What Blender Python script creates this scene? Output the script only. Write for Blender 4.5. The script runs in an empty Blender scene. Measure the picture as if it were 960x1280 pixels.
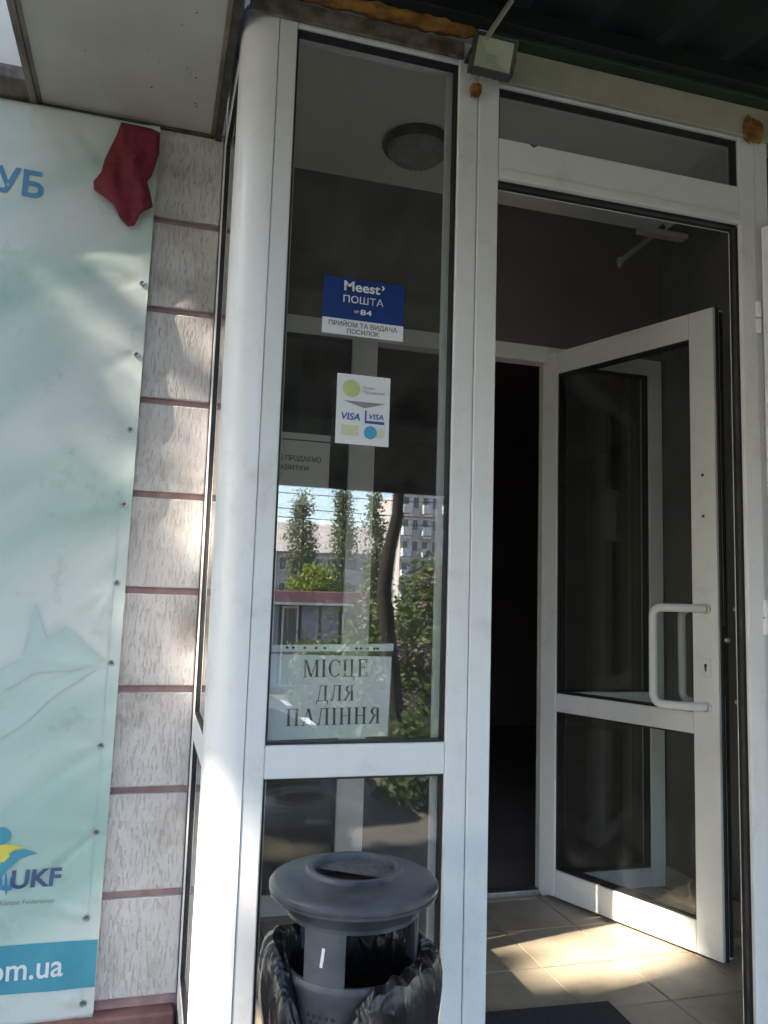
import bpy, bmesh, math, random
import numpy as np
from mathutils import Vector, Matrix
R = math.radians
random.seed(7)
scene = bpy.context.scene
C = scene.collection

# ------------------------------------------------------------------ camera
CAM = Vector((0.0, -1.75, 1.06))
YAW, PITCH, ROLL, FPX = R(16.0), R(6.46), R(1.745), 1000.0
fw = Vector((math.sin(YAW) * math.cos(PITCH), math.cos(YAW) * math.cos(PITCH), math.sin(PITCH)))
rt = Vector((math.cos(YAW), -math.sin(YAW), 0))
up = rt.cross(fw)
RT = rt * math.cos(ROLL) + up * math.sin(ROLL)
UP = up * math.cos(ROLL) - rt * math.sin(ROLL)
cam_d = bpy.data.cameras.new('camera')
cam_d.sensor_fit = 'VERTICAL'
cam_d.sensor_height = 36.0
cam_d.lens = FPX / 1280 * 36.0
cam_d.clip_start, cam_d.clip_end = 0.02, 1500
cam = bpy.data.objects.new('camera', cam_d)
C.objects.link(cam)
cam.matrix_world = Matrix(((RT.x, UP.x, -fw.x, CAM.x), (RT.y, UP.y, -fw.y, CAM.y), (RT.z, UP.z, -fw.z, CAM.z), (0, 0, 0, 1)))
scene.camera = cam

# ------------------------------------------------------------------ sky and sun
SUN_EL, SUN_AZ = R(39.5), R(11.0)          # azimuth: how far the sun leans off the line of the facade, on the street side
to_sun = Vector((-math.cos(SUN_AZ) * math.cos(SUN_EL), -math.sin(SUN_AZ) * math.cos(SUN_EL), math.sin(SUN_EL)))
world = bpy.data.worlds.new('World')
scene.world = world
world.use_nodes = True
wn = world.node_tree
sky = wn.nodes.new('ShaderNodeTexSky')
sky.sky_type = 'NISHITA'
sky.sun_disc = False
sky.sun_elevation = SUN_EL
sky.sun_rotation = math.atan2(to_sun.x, to_sun.y)
sky.dust_density = 0.4
bgn = wn.nodes['Background']
bgn.inputs[1].default_value = 0.15
wn.links.new(sky.outputs[0], bgn.inputs[0])
sun_d = bpy.data.lights.new('sun', 'SUN')
sun_d.energy = 5.0
sun_d.angle = R(0.6)
sun_d.color = (1.0, 0.93, 0.82)
sun = bpy.data.objects.new('sun', sun_d)
C.objects.link(sun)
sun.rotation_euler = (-to_sun).to_track_quat('-Z', 'Y').to_euler()
scene.view_settings.view_transform = 'Standard'
scene.view_settings.look = 'None'
scene.view_settings.exposure = 2.8
scene.view_settings.gamma = 1.0
scene.view_settings.use_white_balance = True      # the phone's white balance, set for open shade
scene.view_settings.white_balance_temperature = 6900
scene.view_settings.white_balance_tint = 13
scene.render.engine = 'CYCLES'
scene.cycles.max_bounces = 10
scene.cycles.transparent_max_bounces = 24
scene.cycles.use_denoising = True

# ------------------------------------------------------------------ pixel helpers (a pixel gives a direction only)
def ray(px, py):
    d = RT * ((px - 480) / FPX) + UP * ((640 - py) / FPX) + fw
    return d / d.y
def at(px, py, y):                 # point on the vertical plane at depth y
    return CAM + ray(px, py) * (y - CAM.y)
def refl(px, py, total):           # a thing mirrored in the front glass (plane y = 0), total metres along the mirrored way
    d = ray(px, py) * total
    return Vector((d.x, -(total - 1.75), CAM.z + d.z))

# ------------------------------------------------------------------ materials
def newmat(name):
    m = bpy.data.materials.new(name)
    m.use_nodes = True
    return m, m.node_tree, m.node_tree.nodes['Principled BSDF']
def setp(b, **k):
    for n, v in k.items():
        b.inputs[n].default_value = v
def N(t, ty, **k):
    n = t.nodes.new(ty)
    for a, v in k.items():
        if a.startswith('i_'):
            key = a[2:]
            n.inputs[int(key) if key.isdigit() else key.replace('_', ' ')].default_value = v
        else:
            setattr(n, a, v)
    return n
def ramp(t, src, stops):
    r = t.nodes.new('ShaderNodeValToRGB')
    e = r.color_ramp.elements
    while len(e) < len(stops):
        e.new(0.5)
    for el, (p, c) in zip(e, stops):
        el.position = p
        el.color = (c[0], c[1], c[2], 1) if not isinstance(c, (int, float)) else (c, c, c, 1)
    t.links.new(src, r.inputs[0])
    return r
def coord(t, scale=(1, 1, 1), rot=(0, 0, 0), kind='Object'):
    tc = t.nodes.new('ShaderNodeTexCoord')
    mp = t.nodes.new('ShaderNodeMapping')
    mp.inputs['Scale'].default_value = scale
    mp.inputs['Rotation'].default_value = rot
    t.links.new(tc.outputs[kind], mp.inputs[0])
    return mp.outputs[0]
def bump(t, b, src, strength, dist):
    n = t.nodes.new('ShaderNodeBump')
    n.inputs['Strength'].default_value = strength
    n.inputs['Distance'].default_value = dist
    t.links.new(src, n.inputs['Height'])
    t.links.new(n.outputs[0], b.inputs['Normal'])
def noisy(name, c1, c2, scale=8, rough=0.6, detail=6, bstr=0.0, bdist=0.002, stretch=(1, 1, 1), metallic=0.0, lo=0.35, hi=0.65, spec=0.5, rvar=0.0):
    m, t, b = newmat(name)
    v = coord(t, stretch)
    n = N(t, 'ShaderNodeTexNoise', i_Scale=scale, i_Detail=detail)
    t.links.new(v, n.inputs['Vector'])
    r = ramp(t, n.outputs[0], [(lo, c1), (hi, c2)])
    t.links.new(r.outputs[0], b.inputs['Base Color'])
    setp(b, Roughness=rough, Metallic=metallic)
    b.inputs['Specular IOR Level'].default_value = spec
    if rvar:
        rr = ramp(t, n.outputs[0], [(0.3, max(0, rough - rvar)), (0.7, min(1, rough + rvar))])
        t.links.new(rr.outputs[0], b.inputs['Roughness'])
    if bstr:
        n2 = N(t, 'ShaderNodeTexNoise', i_Scale=scale * 6, i_Detail=4)
        t.links.new(v, n2.inputs['Vector'])
        bump(t, b, n2.outputs[0], bstr, bdist)
    return m
M = {}
def upvc():
    m, t, b = newmat('white_plastic')
    v = coord(t, (1, 1, 1), kind='Object')
    n = N(t, 'ShaderNodeTexNoise', i_Scale=7.0, i_Detail=10, i_Roughness=0.75)
    t.links.new(v, n.inputs['Vector'])
    r = ramp(t, n.outputs[0], [(0.27, (0.50, 0.475, 0.43)), (0.35, (0.68, 0.665, 0.64)), (0.46, (0.755, 0.75, 0.735)), (0.65, (0.78, 0.78, 0.77))])
    t.links.new(r.outputs[0], b.inputs['Base Color'])
    rr = ramp(t, n.outputs[0], [(0.3, 0.42), (0.7, 0.26)])
    t.links.new(rr.outputs[0], b.inputs['Roughness'])
    n3 = N(t, 'ShaderNodeTexNoise', i_Scale=3.0, i_Detail=2)
    t.links.new(v, n3.inputs['Vector'])
    bump(t, b, n3.outputs[0], 0.05, 0.01)
    return m
M['upvc'] = upvc()
def glass(name, f0, tint, dirt=0.05):
    m, t, b = newmat(name)
    t.nodes.remove(b)
    out = t.nodes['Material Output']
    geo = N(t, 'ShaderNodeNewGeometry')
    dot = N(t, 'ShaderNodeVectorMath', operation='DOT_PRODUCT')
    t.links.new(geo.outputs['Incoming'], dot.inputs[0]); t.links.new(geo.outputs['Normal'], dot.inputs[1])
    ab = N(t, 'ShaderNodeMath', operation='ABSOLUTE'); t.links.new(dot.outputs['Value'], ab.inputs[0])
    om = N(t, 'ShaderNodeMath', operation='SUBTRACT', i_0=1.0); t.links.new(ab.outputs[0], om.inputs[1])
    pw = N(t, 'ShaderNodeMath', operation='POWER', i_1=5.0); t.links.new(om.outputs[0], pw.inputs[0])
    ma = N(t, 'ShaderNodeMath', operation='MULTIPLY_ADD', i_1=1 - f0, i_2=f0); t.links.new(pw.outputs[0], ma.inputs[0])
    tr = N(t, 'ShaderNodeBsdfTransparent', i_Color=(*tint, 1))
    gl = N(t, 'ShaderNodeBsdfGlossy', i_Roughness=0.0)
    v = coord(t, (1, 1, 1))
    wv = N(t, 'ShaderNodeTexNoise', i_Scale=2.2, i_Detail=1.0); t.links.new(v, wv.inputs['Vector'])
    bp = N(t, 'ShaderNodeBump', i_Strength=0.06, i_Distance=0.01); t.links.new(wv.outputs[0], bp.inputs['Height'])
    t.links.new(bp.outputs[0], gl.inputs['Normal'])
    mx = N(t, 'ShaderNodeMixShader'); t.links.new(ma.outputs[0], mx.inputs[0]); t.links.new(tr.outputs[0], mx.inputs[1]); t.links.new(gl.outputs[0], mx.inputs[2])
    df = N(t, 'ShaderNodeBsdfDiffuse', i_Color=(0.6, 0.58, 0.54, 1))
    dn = N(t, 'ShaderNodeTexNoise', i_Scale=9.0, i_Detail=9, i_Roughness=0.75); t.links.new(v, dn.inputs['Vector'])
    dr = ramp(t, dn.outputs[0], [(0.4, dirt * 0.15), (0.75, dirt)])
    m2 = N(t, 'ShaderNodeMixShader'); t.links.new(dr.outputs[0], m2.inputs[0]); t.links.new(mx.outputs[0], m2.inputs[1]); t.links.new(df.outputs[0], m2.inputs[2])
    t.links.new(m2.outputs[0], out.inputs[0])
    return m
M['glass'] = glass('window_glass', 0.135, (0.93, 0.95, 0.94))
M['glass_door'] = glass('door_glass', 0.06, (0.92, 0.94, 0.93), 0.03)
M['sleeve'] = glass('plastic_sleeve', 0.07, (0.9, 0.92, 0.91), 0.25)
M['rubber'] = noisy('black_rubber', (0.008, 0.008, 0.009), (0.02, 0.02, 0.021), 30, 0.55)
M['steel'] = noisy('galvanised_steel', (0.35, 0.35, 0.36), (0.5, 0.5, 0.5), 40, 0.4, metallic=0.9)
M['screw'] = noisy('screw_metal', (0.12, 0.12, 0.12), (0.25, 0.25, 0.24), 60, 0.5, metallic=0.7)
def plaster():
    m, t, b = newmat('grooved_plaster')
    v = coord(t, (1, 1, 1))
    vg = coord(t, (190, 190, 42))
    g = N(t, 'ShaderNodeTexNoise', i_Scale=1.0, i_Detail=4, i_Roughness=0.6); t.links.new(vg, g.inputs['Vector'])
    gr = ramp(t, g.outputs[0], [(0.36, 0.0), (0.46, 0.8), (0.62, 1.0)])
    f = N(t, 'ShaderNodeTexNoise', i_Scale=220, i_Detail=3); t.links.new(v, f.inputs['Vector'])
    ad = N(t, 'ShaderNodeMath', operation='MULTIPLY_ADD', i_1=0.6); t.links.new(f.outputs[0], ad.inputs[0]); t.links.new(gr.outputs[0], ad.inputs[2])
    d = N(t, 'ShaderNodeTexNoise', i_Scale=6, i_Detail=8); t.links.new(v, d.inputs['Vector'])
    c = ramp(t, d.outputs[0], [(0.3, (0.38, 0.345, 0.31)), (0.47, (0.59, 0.55, 0.525)), (0.7, (0.66, 0.62, 0.595))])
    mm = N(t, 'ShaderNodeMix', data_type='RGBA', blend_type='MULTIPLY'); mm.inputs[0].default_value = 1
    gc = ramp(t, gr.outputs[0], [(0.0, (0.87, 0.85, 0.83)), (0.8, (1, 1, 1))])
    t.links.new(c.outputs[0], mm.inputs[6]); t.links.new(gc.outputs[0], mm.inputs[7])
    t.links.new(mm.outputs[2], b.inputs['Base Color'])
    setp(b, Roughness=0.9)
    bump(t, b, ad.outputs[0], 0.85, 0.0022)
    return m
M['plaster'] = plaster()
M['joint'] = noisy('red_joint', (0.34, 0.215, 0.205), (0.43, 0.285, 0.27), 25, 0.85, bstr=0.5, bdist=0.002)
M['plinth'] = noisy('red_brown_plinth', (0.17, 0.08, 0.075), (0.25, 0.125, 0.115), 14, 0.85, bstr=0.6, bdist=0.003)
M['cladding'] = noisy('white_cladding', (0.66, 0.65, 0.60), (0.74, 0.73, 0.69), 5, 0.5)
M['soffit'] = noisy('cream_panel', (0.44, 0.425, 0.35), (0.53, 0.515, 0.44), 4, 0.55, detail=10)
M['trim_brown'] = noisy('dirty_brown_trim', (0.085, 0.065, 0.05), (0.24, 0.20, 0.16), 22, 0.6, stretch=(1, 0.2, 1))
M['trim_dark'] = noisy('dark_trim', (0.03, 0.023, 0.02), (0.09, 0.07, 0.055), 20, 0.6)
M['orange'] = noisy('orange_foam', (0.20, 0.075, 0.014), (0.50, 0.24, 0.05), 40, 0.85, bstr=1.0, bdist=0.012, stretch=(0.4, 1, 1))
M['beige_metal'] = noisy('beige_header', (0.36, 0.33, 0.25), (0.47, 0.44, 0.35), 9, 0.6)
M['green_metal'] = noisy('green_steel', (0.010, 0.030, 0.013), (0.022, 0.055, 0.022), 12, 0.5)
M['canopy'] = noisy('dark_green_sheet', (0.004, 0.009, 0.008), (0.008, 0.015, 0.012), 7, 0.6, stretch=(1, 0.2, 1))
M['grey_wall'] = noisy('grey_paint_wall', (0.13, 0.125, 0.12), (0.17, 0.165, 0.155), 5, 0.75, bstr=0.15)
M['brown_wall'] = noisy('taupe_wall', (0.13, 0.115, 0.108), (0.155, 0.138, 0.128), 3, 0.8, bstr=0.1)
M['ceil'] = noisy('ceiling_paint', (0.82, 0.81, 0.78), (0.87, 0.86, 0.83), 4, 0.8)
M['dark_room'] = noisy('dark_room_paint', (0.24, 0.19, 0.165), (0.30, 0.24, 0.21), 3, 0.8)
M['tile'] = None
def tile():
    m, t, b = newmat('beige_tile')
    oi = N(t, 'ShaderNodeObjectInfo')
    v = coord(t, (1, 1, 1), kind='Object')
    ad = N(t, 'ShaderNodeVectorMath', operation='ADD'); t.links.new(v, ad.inputs[0]); t.links.new(oi.outputs['Location'], ad.inputs[1])
    n = N(t, 'ShaderNodeTexNoise', i_Scale=5, i_Detail=9, i_Roughness=0.65); t.links.new(ad.outputs[0], n.inputs['Vector'])
    r = ramp(t, n.outputs[0], [(0.25, (0.30, 0.235, 0.165)), (0.5, (0.40, 0.325, 0.24)), (0.75, (0.46, 0.385, 0.295))])
    hv = N(t, 'ShaderNodeHueSaturation'); t.links.new(r.outputs[0], hv.inputs['Color'])
    mr = N(t, 'ShaderNodeMapRange', i_3=0.88, i_4=1.08); t.links.new(oi.outputs['Random'], mr.inputs[0]); t.links.new(mr.outputs[0], hv.inputs['Value'])
    t.links.new(hv.outputs[0], b.inputs['Base Color'])
    rr = ramp(t, n.outputs[0], [(0.3, 0.55), (0.7, 0.32)]); t.links.new(rr.outputs[0], b.inputs['Roughness'])
    return m
M['tile'] = tile()
M['grout'] = noisy('dark_grout', (0.03, 0.024, 0.02), (0.065, 0.052, 0.042), 30, 0.95)
M['mat'] = noisy('blue_grey_mat', (0.016, 0.018, 0.03), (0.035, 0.038, 0.055), 90, 0.95, bstr=1, bdist=0.004)
M['bin'] = noisy('grey_bin_plastic', (0.034, 0.040, 0.048), (0.082, 0.090, 0.100), 16, 0.42, detail=9, bstr=0.12, bdist=0.002, rvar=0.1)
M['grate'] = noisy('dark_grate', (0.07, 0.065, 0.06), (0.12, 0.11, 0.105), 60, 0.6)
def bagmat():
    m, t, b = newmat('black_bag_film')
    v = coord(t, (9, 9, 4)); n = N(t, 'ShaderNodeTexNoise', i_Scale=4, i_Detail=7, i_Roughness=0.55, i_Distortion=1.2, noise_type='RIDGED_MULTIFRACTAL'); t.links.new(v, n.inputs['Vector'])
    setp(b, Roughness=0.33); b.inputs['Base Color'].default_value = (0.006, 0.006, 0.007, 1)
    bump(t, b, n.outputs[0], 0.8, 0.008)
    return m
M['bag'] = bagmat()
M['paper'] = noisy('white_paper', (0.83, 0.82, 0.81), (0.88, 0.87, 0.86), 3, 0.8)
M['ink'] = noisy('dark_ink', (0.05, 0.045, 0.045), (0.09, 0.08, 0.08), 40, 0.7)
M['ink_grey'] = noisy('grey_ink', (0.2, 0.2, 0.2), (0.26, 0.26, 0.26), 40, 0.7)
M['st_blue'] = noisy('blue_vinyl', (0.006, 0.032, 0.17), (0.009, 0.042, 0.2), 4, 0.4)
M['st_white'] = noisy('white_vinyl', (0.72, 0.72, 0.73), (0.77, 0.77, 0.78), 4, 0.45)
M['st_navy'] = noisy('navy_print', (0.02, 0.025, 0.06), (0.03, 0.035, 0.075), 10, 0.5)
M['st_lime'] = noisy('lime_print', (0.48, 0.53, 0.20), (0.54, 0.58, 0.26), 20, 0.5)
M['st_pale'] = noisy('pale_yellow_print', (0.62, 0.62, 0.42), (0.67, 0.66, 0.47), 20, 0.5)
M['st_visa'] = noisy('blue_print', (0.02, 0.09, 0.32), (0.03, 0.11, 0.36), 20, 0.5)
M['st_cyan'] = noisy('cyan_print', (0.04, 0.32, 0.50), (0.06, 0.37, 0.55), 20, 0.5)
M['st_grey'] = noisy('grey_print', (0.22, 0.22, 0.21), (0.27, 0.27, 0.26), 20, 0.5)
M['red_cloth'] = noisy('red_cloth', (0.14, 0.010, 0.018), (0.20, 0.016, 0.028), 60, 0.75, bstr=0.3, bdist=0.003)
M['lamp_glass'] = noisy('dusty_lamp_glass', (0.30, 0.29, 0.26), (0.42, 0.41, 0.37), 14, 0.35)
M['grey_plastic'] = noisy('grey_housing', (0.04, 0.038, 0.038), (0.085, 0.08, 0.08), 20, 0.55)
M['reflector'] = noisy('yellowed_reflector', (0.80, 0.76, 0.56), (0.88, 0.86, 0.72), 10, 0.3)
M['dirt'] = noisy('dark_dirt', (0.02, 0.018, 0.015), (0.04, 0.035, 0.03), 30, 0.9)

def bannermat():
    m, t, b = newmat('banner_print')
    v = coord(t, (1, 1, 1), rot=(0, R(38), 0))
    st = N(t, 'ShaderNodeMapping'); st.inputs['Scale'].default_value = (1.0, 1.0, 3.2); t.links.new(v, st.inputs[0])
    n = N(t, 'ShaderNodeTexNoise', i_Scale=1.15, i_Detail=2.5, i_Roughness=0.45); t.links.new(st.outputs[0], n.inputs['Vector'])
    r = ramp(t, n.outputs[0], [(0.34, (0.34, 0.49, 0.43)), (0.43, (0.46, 0.585, 0.53)), (0.51, (0.575, 0.645, 0.605)), (0.59, (0.62, 0.665, 0.635)), (0.68, (0.48, 0.595, 0.55))])
    w = coord(t, (1, 1, 1))
    n2 = N(t, 'ShaderNodeTexNoise', i_Scale=14, i_Detail=8, i_Roughness=0.7); t.links.new(w, n2.inputs['Vector'])
    r2 = ramp(t, n2.outputs[0], [(0.27, (0.83, 0.82, 0.78)), (0.45, (1, 1, 1))])
    mm = N(t, 'ShaderNodeMix', data_type='RGBA', blend_type='MULTIPLY'); mm.inputs[0].default_value = 1
    t.links.new(r.outputs[0], mm.inputs[6]); t.links.new(r2.outputs[0], mm.inputs[7])
    t.links.new(mm.outputs[2], b.inputs['Base Color'])
    setp(b, Roughness=0.62)
    wv = N(t, 'ShaderNodeTexWave', wave_type='BANDS', bands_direction='X', i_Scale=130.0, i_Distortion=0.6); t.links.new(w, wv.inputs['Vector'])
    wz = N(t, 'ShaderNodeTexWave', wave_type='BANDS', bands_direction='Z', i_Scale=130.0, i_Distortion=0.6); t.links.new(w, wz.inputs['Vector'])
    ad = N(t, 'ShaderNodeMath', operation='ADD'); t.links.new(wv.outputs[1], ad.inputs[0]); t.links.new(wz.outputs[1], ad.inputs[1])
    bump(t, b, ad.outputs[0], 0.25, 0.0006)
    return m
M['banner'] = bannermat()
M['bn_blue'] = noisy('faded_blue_print', (0.045, 0.20, 0.36), (0.07, 0.25, 0.42), 12, 0.5)
M['bn_teal'] = noisy('teal_print', (0.05, 0.27, 0.36), (0.075, 0.33, 0.42), 8, 0.5)
M['bn_navy'] = noisy('navy_banner_print', (0.045, 0.07, 0.16), (0.07, 0.10, 0.2), 12, 0.5)
M['bn_yellow'] = noisy('yellow_banner_print', (0.62, 0.55, 0.06), (0.68, 0.6, 0.1), 12, 0.5)
M['bn_white'] = noisy('white_banner_print', (0.66, 0.70, 0.70), (0.72, 0.75, 0.75), 12, 0.5)
# outdoors
def asphalt():
    m, t, b = newmat('asphalt')
    v = coord(t, (1, 1, 1))
    n = N(t, 'ShaderNodeTexNoise', i_Scale=1.3, i_Detail=10, i_Roughness=0.7); t.links.new(v, n.inputs['Vector'])
    r = ramp(t, n.outputs[0], [(0.3, (0.07, 0.064, 0.058)), (0.7, (0.12, 0.11, 0.10))])
    t.links.new(r.outputs[0], b.inputs['Base Color']); setp(b, Roughness=0.9)
    n2 = N(t, 'ShaderNodeTexNoise', i_Scale=90, i_Detail=3); t.links.new(v, n2.inputs['Vector'])
    bump(t, b, n2.outputs[0], 0.6, 0.01)
    return m
M['asphalt'] = asphalt()
M['concrete'] = noisy('worn_concrete', (0.29, 0.27, 0.245), (0.40, 0.375, 0.34), 6, 0.9, bstr=0.4, bdist=0.004)
M['lawn'] = noisy('grass_ground', (0.035, 0.065, 0.018), (0.075, 0.12, 0.03), 3, 0.95)
def leafmat(name, c1, c2, c3=None, trans=0.35):
    m, t, b = newmat(name)
    gi = N(t, 'ShaderNodeNewGeometry')
    st = [(0.0, c1), (1.0, c2)] if c3 is None else [(0.0, c1), (0.55, c2), (1.0, c3)]
    r = ramp(t, gi.outputs['Random Per Island'], st)
    t.links.new(r.outputs[0], b.inputs['Base Color'])
    setp(b, Roughness=0.6)
    tl = N(t, 'ShaderNodeBsdfTranslucent'); t.links.new(r.outputs[0], tl.inputs[0])
    mx = N(t, 'ShaderNodeMixShader', i_0=trans)
    out = t.nodes['Material Output']
    t.links.new(b.outputs[0], mx.inputs[1]); t.links.new(tl.outputs[0], mx.inputs[2]); t.links.new(mx.outputs[0], out.inputs[0])
    return m
M['leaf'] = leafmat('green_leaf', (0.03, 0.065, 0.012), (0.08, 0.14, 0.03))
M['leaf_lilac'] = leafmat('lilac_leaf', (0.05, 0.085, 0.02), (0.13, 0.185, 0.055))
M['leaf_poplar'] = leafmat('poplar_leaf', (0.085, 0.115, 0.05), (0.19, 0.215, 0.115))
M['leaf_lime'] = leafmat('lime_leaf', (0.13, 0.19, 0.02), (0.23, 0.28, 0.04))
M['lilac'] = leafmat('lilac_blossom', (0.30, 0.17, 0.24), (0.50, 0.34, 0.42))
M['bark'] = noisy('dark_bark', (0.012, 0.009, 0.007), (0.032, 0.025, 0.02), 14, 0.95, bstr=1, bdist=0.03, stretch=(1, 1, 0.25))
M['block_grey'] = noisy('grey_facade', (0.27, 0.265, 0.26), (0.34, 0.33, 0.32), 0.6, 0.9)
M['block_pale'] = noisy('pale_facade', (0.42, 0.39, 0.37), (0.5, 0.465, 0.44), 0.6, 0.9)
M['roof_pink'] = noisy('pale_pink_roof', (0.38, 0.34, 0.31), (0.47, 0.42, 0.385), 0.7, 0.85)
M['pane_far'] = noisy('far_window_pane', (0.03, 0.035, 0.045), (0.06, 0.07, 0.08), 0.5, 0.15)
M['white_far'] = noisy('far_white_trim', (0.55, 0.55, 0.55), (0.63, 0.63, 0.63), 2, 0.7)
M['kiosk_red'] = noisy('dusty_red_fascia', (0.33, 0.12, 0.12), (0.41, 0.17, 0.17), 2, 0.6)
M['kiosk_blue'] = noisy('blue_grey_shutter', (0.17, 0.19, 0.25), (0.23, 0.25, 0.32), 2, 0.6)
M['kiosk_dark'] = noisy('dark_maroon_panel', (0.05, 0.022, 0.022), (0.08, 0.035, 0.035), 2, 0.6)
M['car'] = noisy('dark_blue_car_paint', (0.014, 0.018, 0.032), (0.017, 0.022, 0.038), 2, 0.25, metallic=0.3)
M['car_glass'] = noisy('car_glass', (0.01, 0.012, 0.014), (0.015, 0.018, 0.02), 2, 0.05)
M['tyre'] = noisy('tyre', (0.015, 0.015, 0.015), (0.03, 0.03, 0.03), 20, 0.9)
M['headlight'] = noisy('headlight_lens', (0.5, 0.5, 0.5), (0.6, 0.6, 0.6), 20, 0.1)
M['wire'] = noisy('black_cable', (0.02, 0.02, 0.02), (0.03, 0.03, 0.03), 20, 0.7)

# ------------------------------------------------------------------ mesh helpers
class MB:
    def __init__(s): s.v, s.f, s.sm = [], [], False
    def add(s, vs, fs):
        o = len(s.v); s.v += [tuple(p) for p in vs]; s.f += [tuple(i + o for i in q) for q in fs]; return s
    def box(s, x0, x1, y0, y1, z0, z1):
        vs = [(x, y, z) for z in (z0, z1) for y in (y0, y1) for x in (x0, x1)]
        return s.add(vs, [(0, 2, 3, 1), (4, 5, 7, 6), (0, 1, 5, 4), (2, 6, 7, 3), (0, 4, 6, 2), (1, 3, 7, 5)])
    def obox(s, c, ax, ay, az, hx, hy, hz):
        c = Vector(c); vs = []
        for k in (-1, 1):
            for j in (-1, 1):
                for i in (-1, 1): vs.append(c + Vector(ax) * hx * i + Vector(ay) * hy * j + Vector(az) * hz * k)
        return s.add(vs, [(0, 2, 3, 1), (4, 5, 7, 6), (0, 1, 5, 4), (2, 6, 7, 3), (0, 4, 6, 2), (1, 3, 7, 5)])
    def tube(s, pts, rad, n=10, cap=True):
        pts = [Vector(p) for p in pts]
        rad = rad if hasattr(rad, '__len__') else [rad] * len(pts)
        o = len(s.v); prev = None
        for i, p in enumerate(pts):
            d = (pts[min(i + 1, len(pts) - 1)] - pts[max(i - 1, 0)]).normalized()
            if prev is None: a = d.orthogonal().normalized()
            else: a = (prev - d * prev.dot(d)).normalized()
            prev = a; b = d.cross(a)
            for k in range(n):
                an = 2 * math.pi * k / n
                s.v.append(tuple(p + (a * math.cos(an) + b * math.sin(an)) * rad[i]))
        for i in range(len(pts) - 1):
            for k in range(n):
                s.f.append((o + i * n + k, o + i * n + (k + 1) % n, o + (i + 1) * n + (k + 1) % n, o + (i + 1) * n + k))
        if cap:
            s.f.append(tuple(o + k for k in range(n))[::-1]); s.f.append(tuple(o + (len(pts) - 1) * n + k for k in range(n)))
        s.sm = True
        return s
    def lathe(s, prof, c=(0, 0, 0), n=40, a0=0, a1=2 * math.pi):
        o = len(s.v); full = abs(a1 - a0 - 2 * math.pi) < 1e-6; m = n if full else n + 1
        for k in range(m):
            an = a0 + (a1 - a0) * k / n
            for r, z in prof: s.v.append((c[0] + r * math.cos(an), c[1] + r * math.sin(an), c[2] + z))
        q = len(prof)
        for k in range(n):
            k2 = (k + 1) % m
            for i in range(q - 1): s.f.append((o + k * q + i, o + k2 * q + i, o + k2 * q + i + 1, o + k * q + i + 1))
        s.sm = True
        return s
    def poly(s, pts2, y0, y1):      # outline in x,z extruded from y0 to y1
        n = len(pts2)
        vs = [(x, y0, z) for x, z in pts2] + [(x, y1, z) for x, z in pts2]
        fs = [tuple(range(n))[::-1], tuple(range(n, 2 * n))] + [(i, (i + 1) % n, n + (i + 1) % n, n + i) for i in range(n)]
        return s.add(vs, fs)
    def build(s, name, mat, parent=None, bevel=0.0, smooth=None):
        me = bpy.data.meshes.new(name); me.from_pydata(s.v, [], s.f); me.update()
        bm = bmesh.new(); bm.from_mesh(me); bmesh.ops.recalc_face_normals(bm, faces=bm.faces); bm.to_mesh(me); bm.free()
        me.materials.append(M[mat])
        o = bpy.data.objects.new(name, me); C.objects.link(o)
        if parent: o.parent = parent
        sm = s.sm if smooth is None else smooth
        if sm: me.shade_smooth(); me.set_sharp_from_angle(angle=R(35))
        if bevel:
            b = o.modifiers.new('bevel', 'BEVEL'); b.width = bevel; b.segments = 2; b.limit_method = 'ANGLE'
        return o
def tag(o, label=None, cat=None, group=None, kind=None):
    for k, v in (('label', label), ('category', cat), ('group', group), ('kind', kind)):
        if v: o[k] = v
    return o
def empty(name, label, cat, group=None, loc=(0, 0, 0)):
    o = bpy.data.objects.new(name, None); C.objects.link(o); o.location = loc
    bpy.context.view_layer.update()
    return tag(o, label, cat, group)
def box(name, mat, parent, *b, bevel=0.0): return MB().box(*b).build(name, mat, parent, bevel)

def text_mesh(body, size, bold=0.0, width=None, align='CENTER', spacing=1.0):
    cu = bpy.data.curves.new('lettering', 'FONT'); cu.body = body; cu.size = size; cu.align_x = align; cu.offset = bold * size; cu.space_character = spacing
    cu.resolution_u = 4
    ob = bpy.data.objects.new('lettering', cu); C.objects.link(ob)
    bpy.context.view_layer.update()
    me = bpy.data.meshes.new_from_object(ob.evaluated_get(bpy.context.evaluated_depsgraph_get()))
    bpy.data.objects.remove(ob); bpy.data.curves.remove(cu)
    if width and len(me.vertices):
        xs = [v.co.x for v in me.vertices]; w = max(xs) - min(xs); k = width / w; c = (max(xs) + min(xs)) / 2
        for v in me.vertices: v.co.x = (v.co.x - c) * k
    return me
def text(body, mat, parent, x, z, y, size, bold=0.0, width=None, name='lettering', fn=None, shear=0.0, tilt=0.0):
    me = text_mesh(body, size, bold, width)
    ct, st = math.cos(tilt), math.sin(tilt)
    for v in me.vertices:
        tx, tz = v.co.x + shear * v.co.y, v.co.y
        tx, tz = tx * ct - tz * st, tx * st + tz * ct
        X, Z = x + tx, z + tz
        v.co = (X, y if fn is None else fn(X, Z), Z)
    me.materials.clear(); me.materials.append(M[mat])
    o = bpy.data.objects.new(name, me); C.objects.link(o); o.parent = parent
    return o

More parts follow.
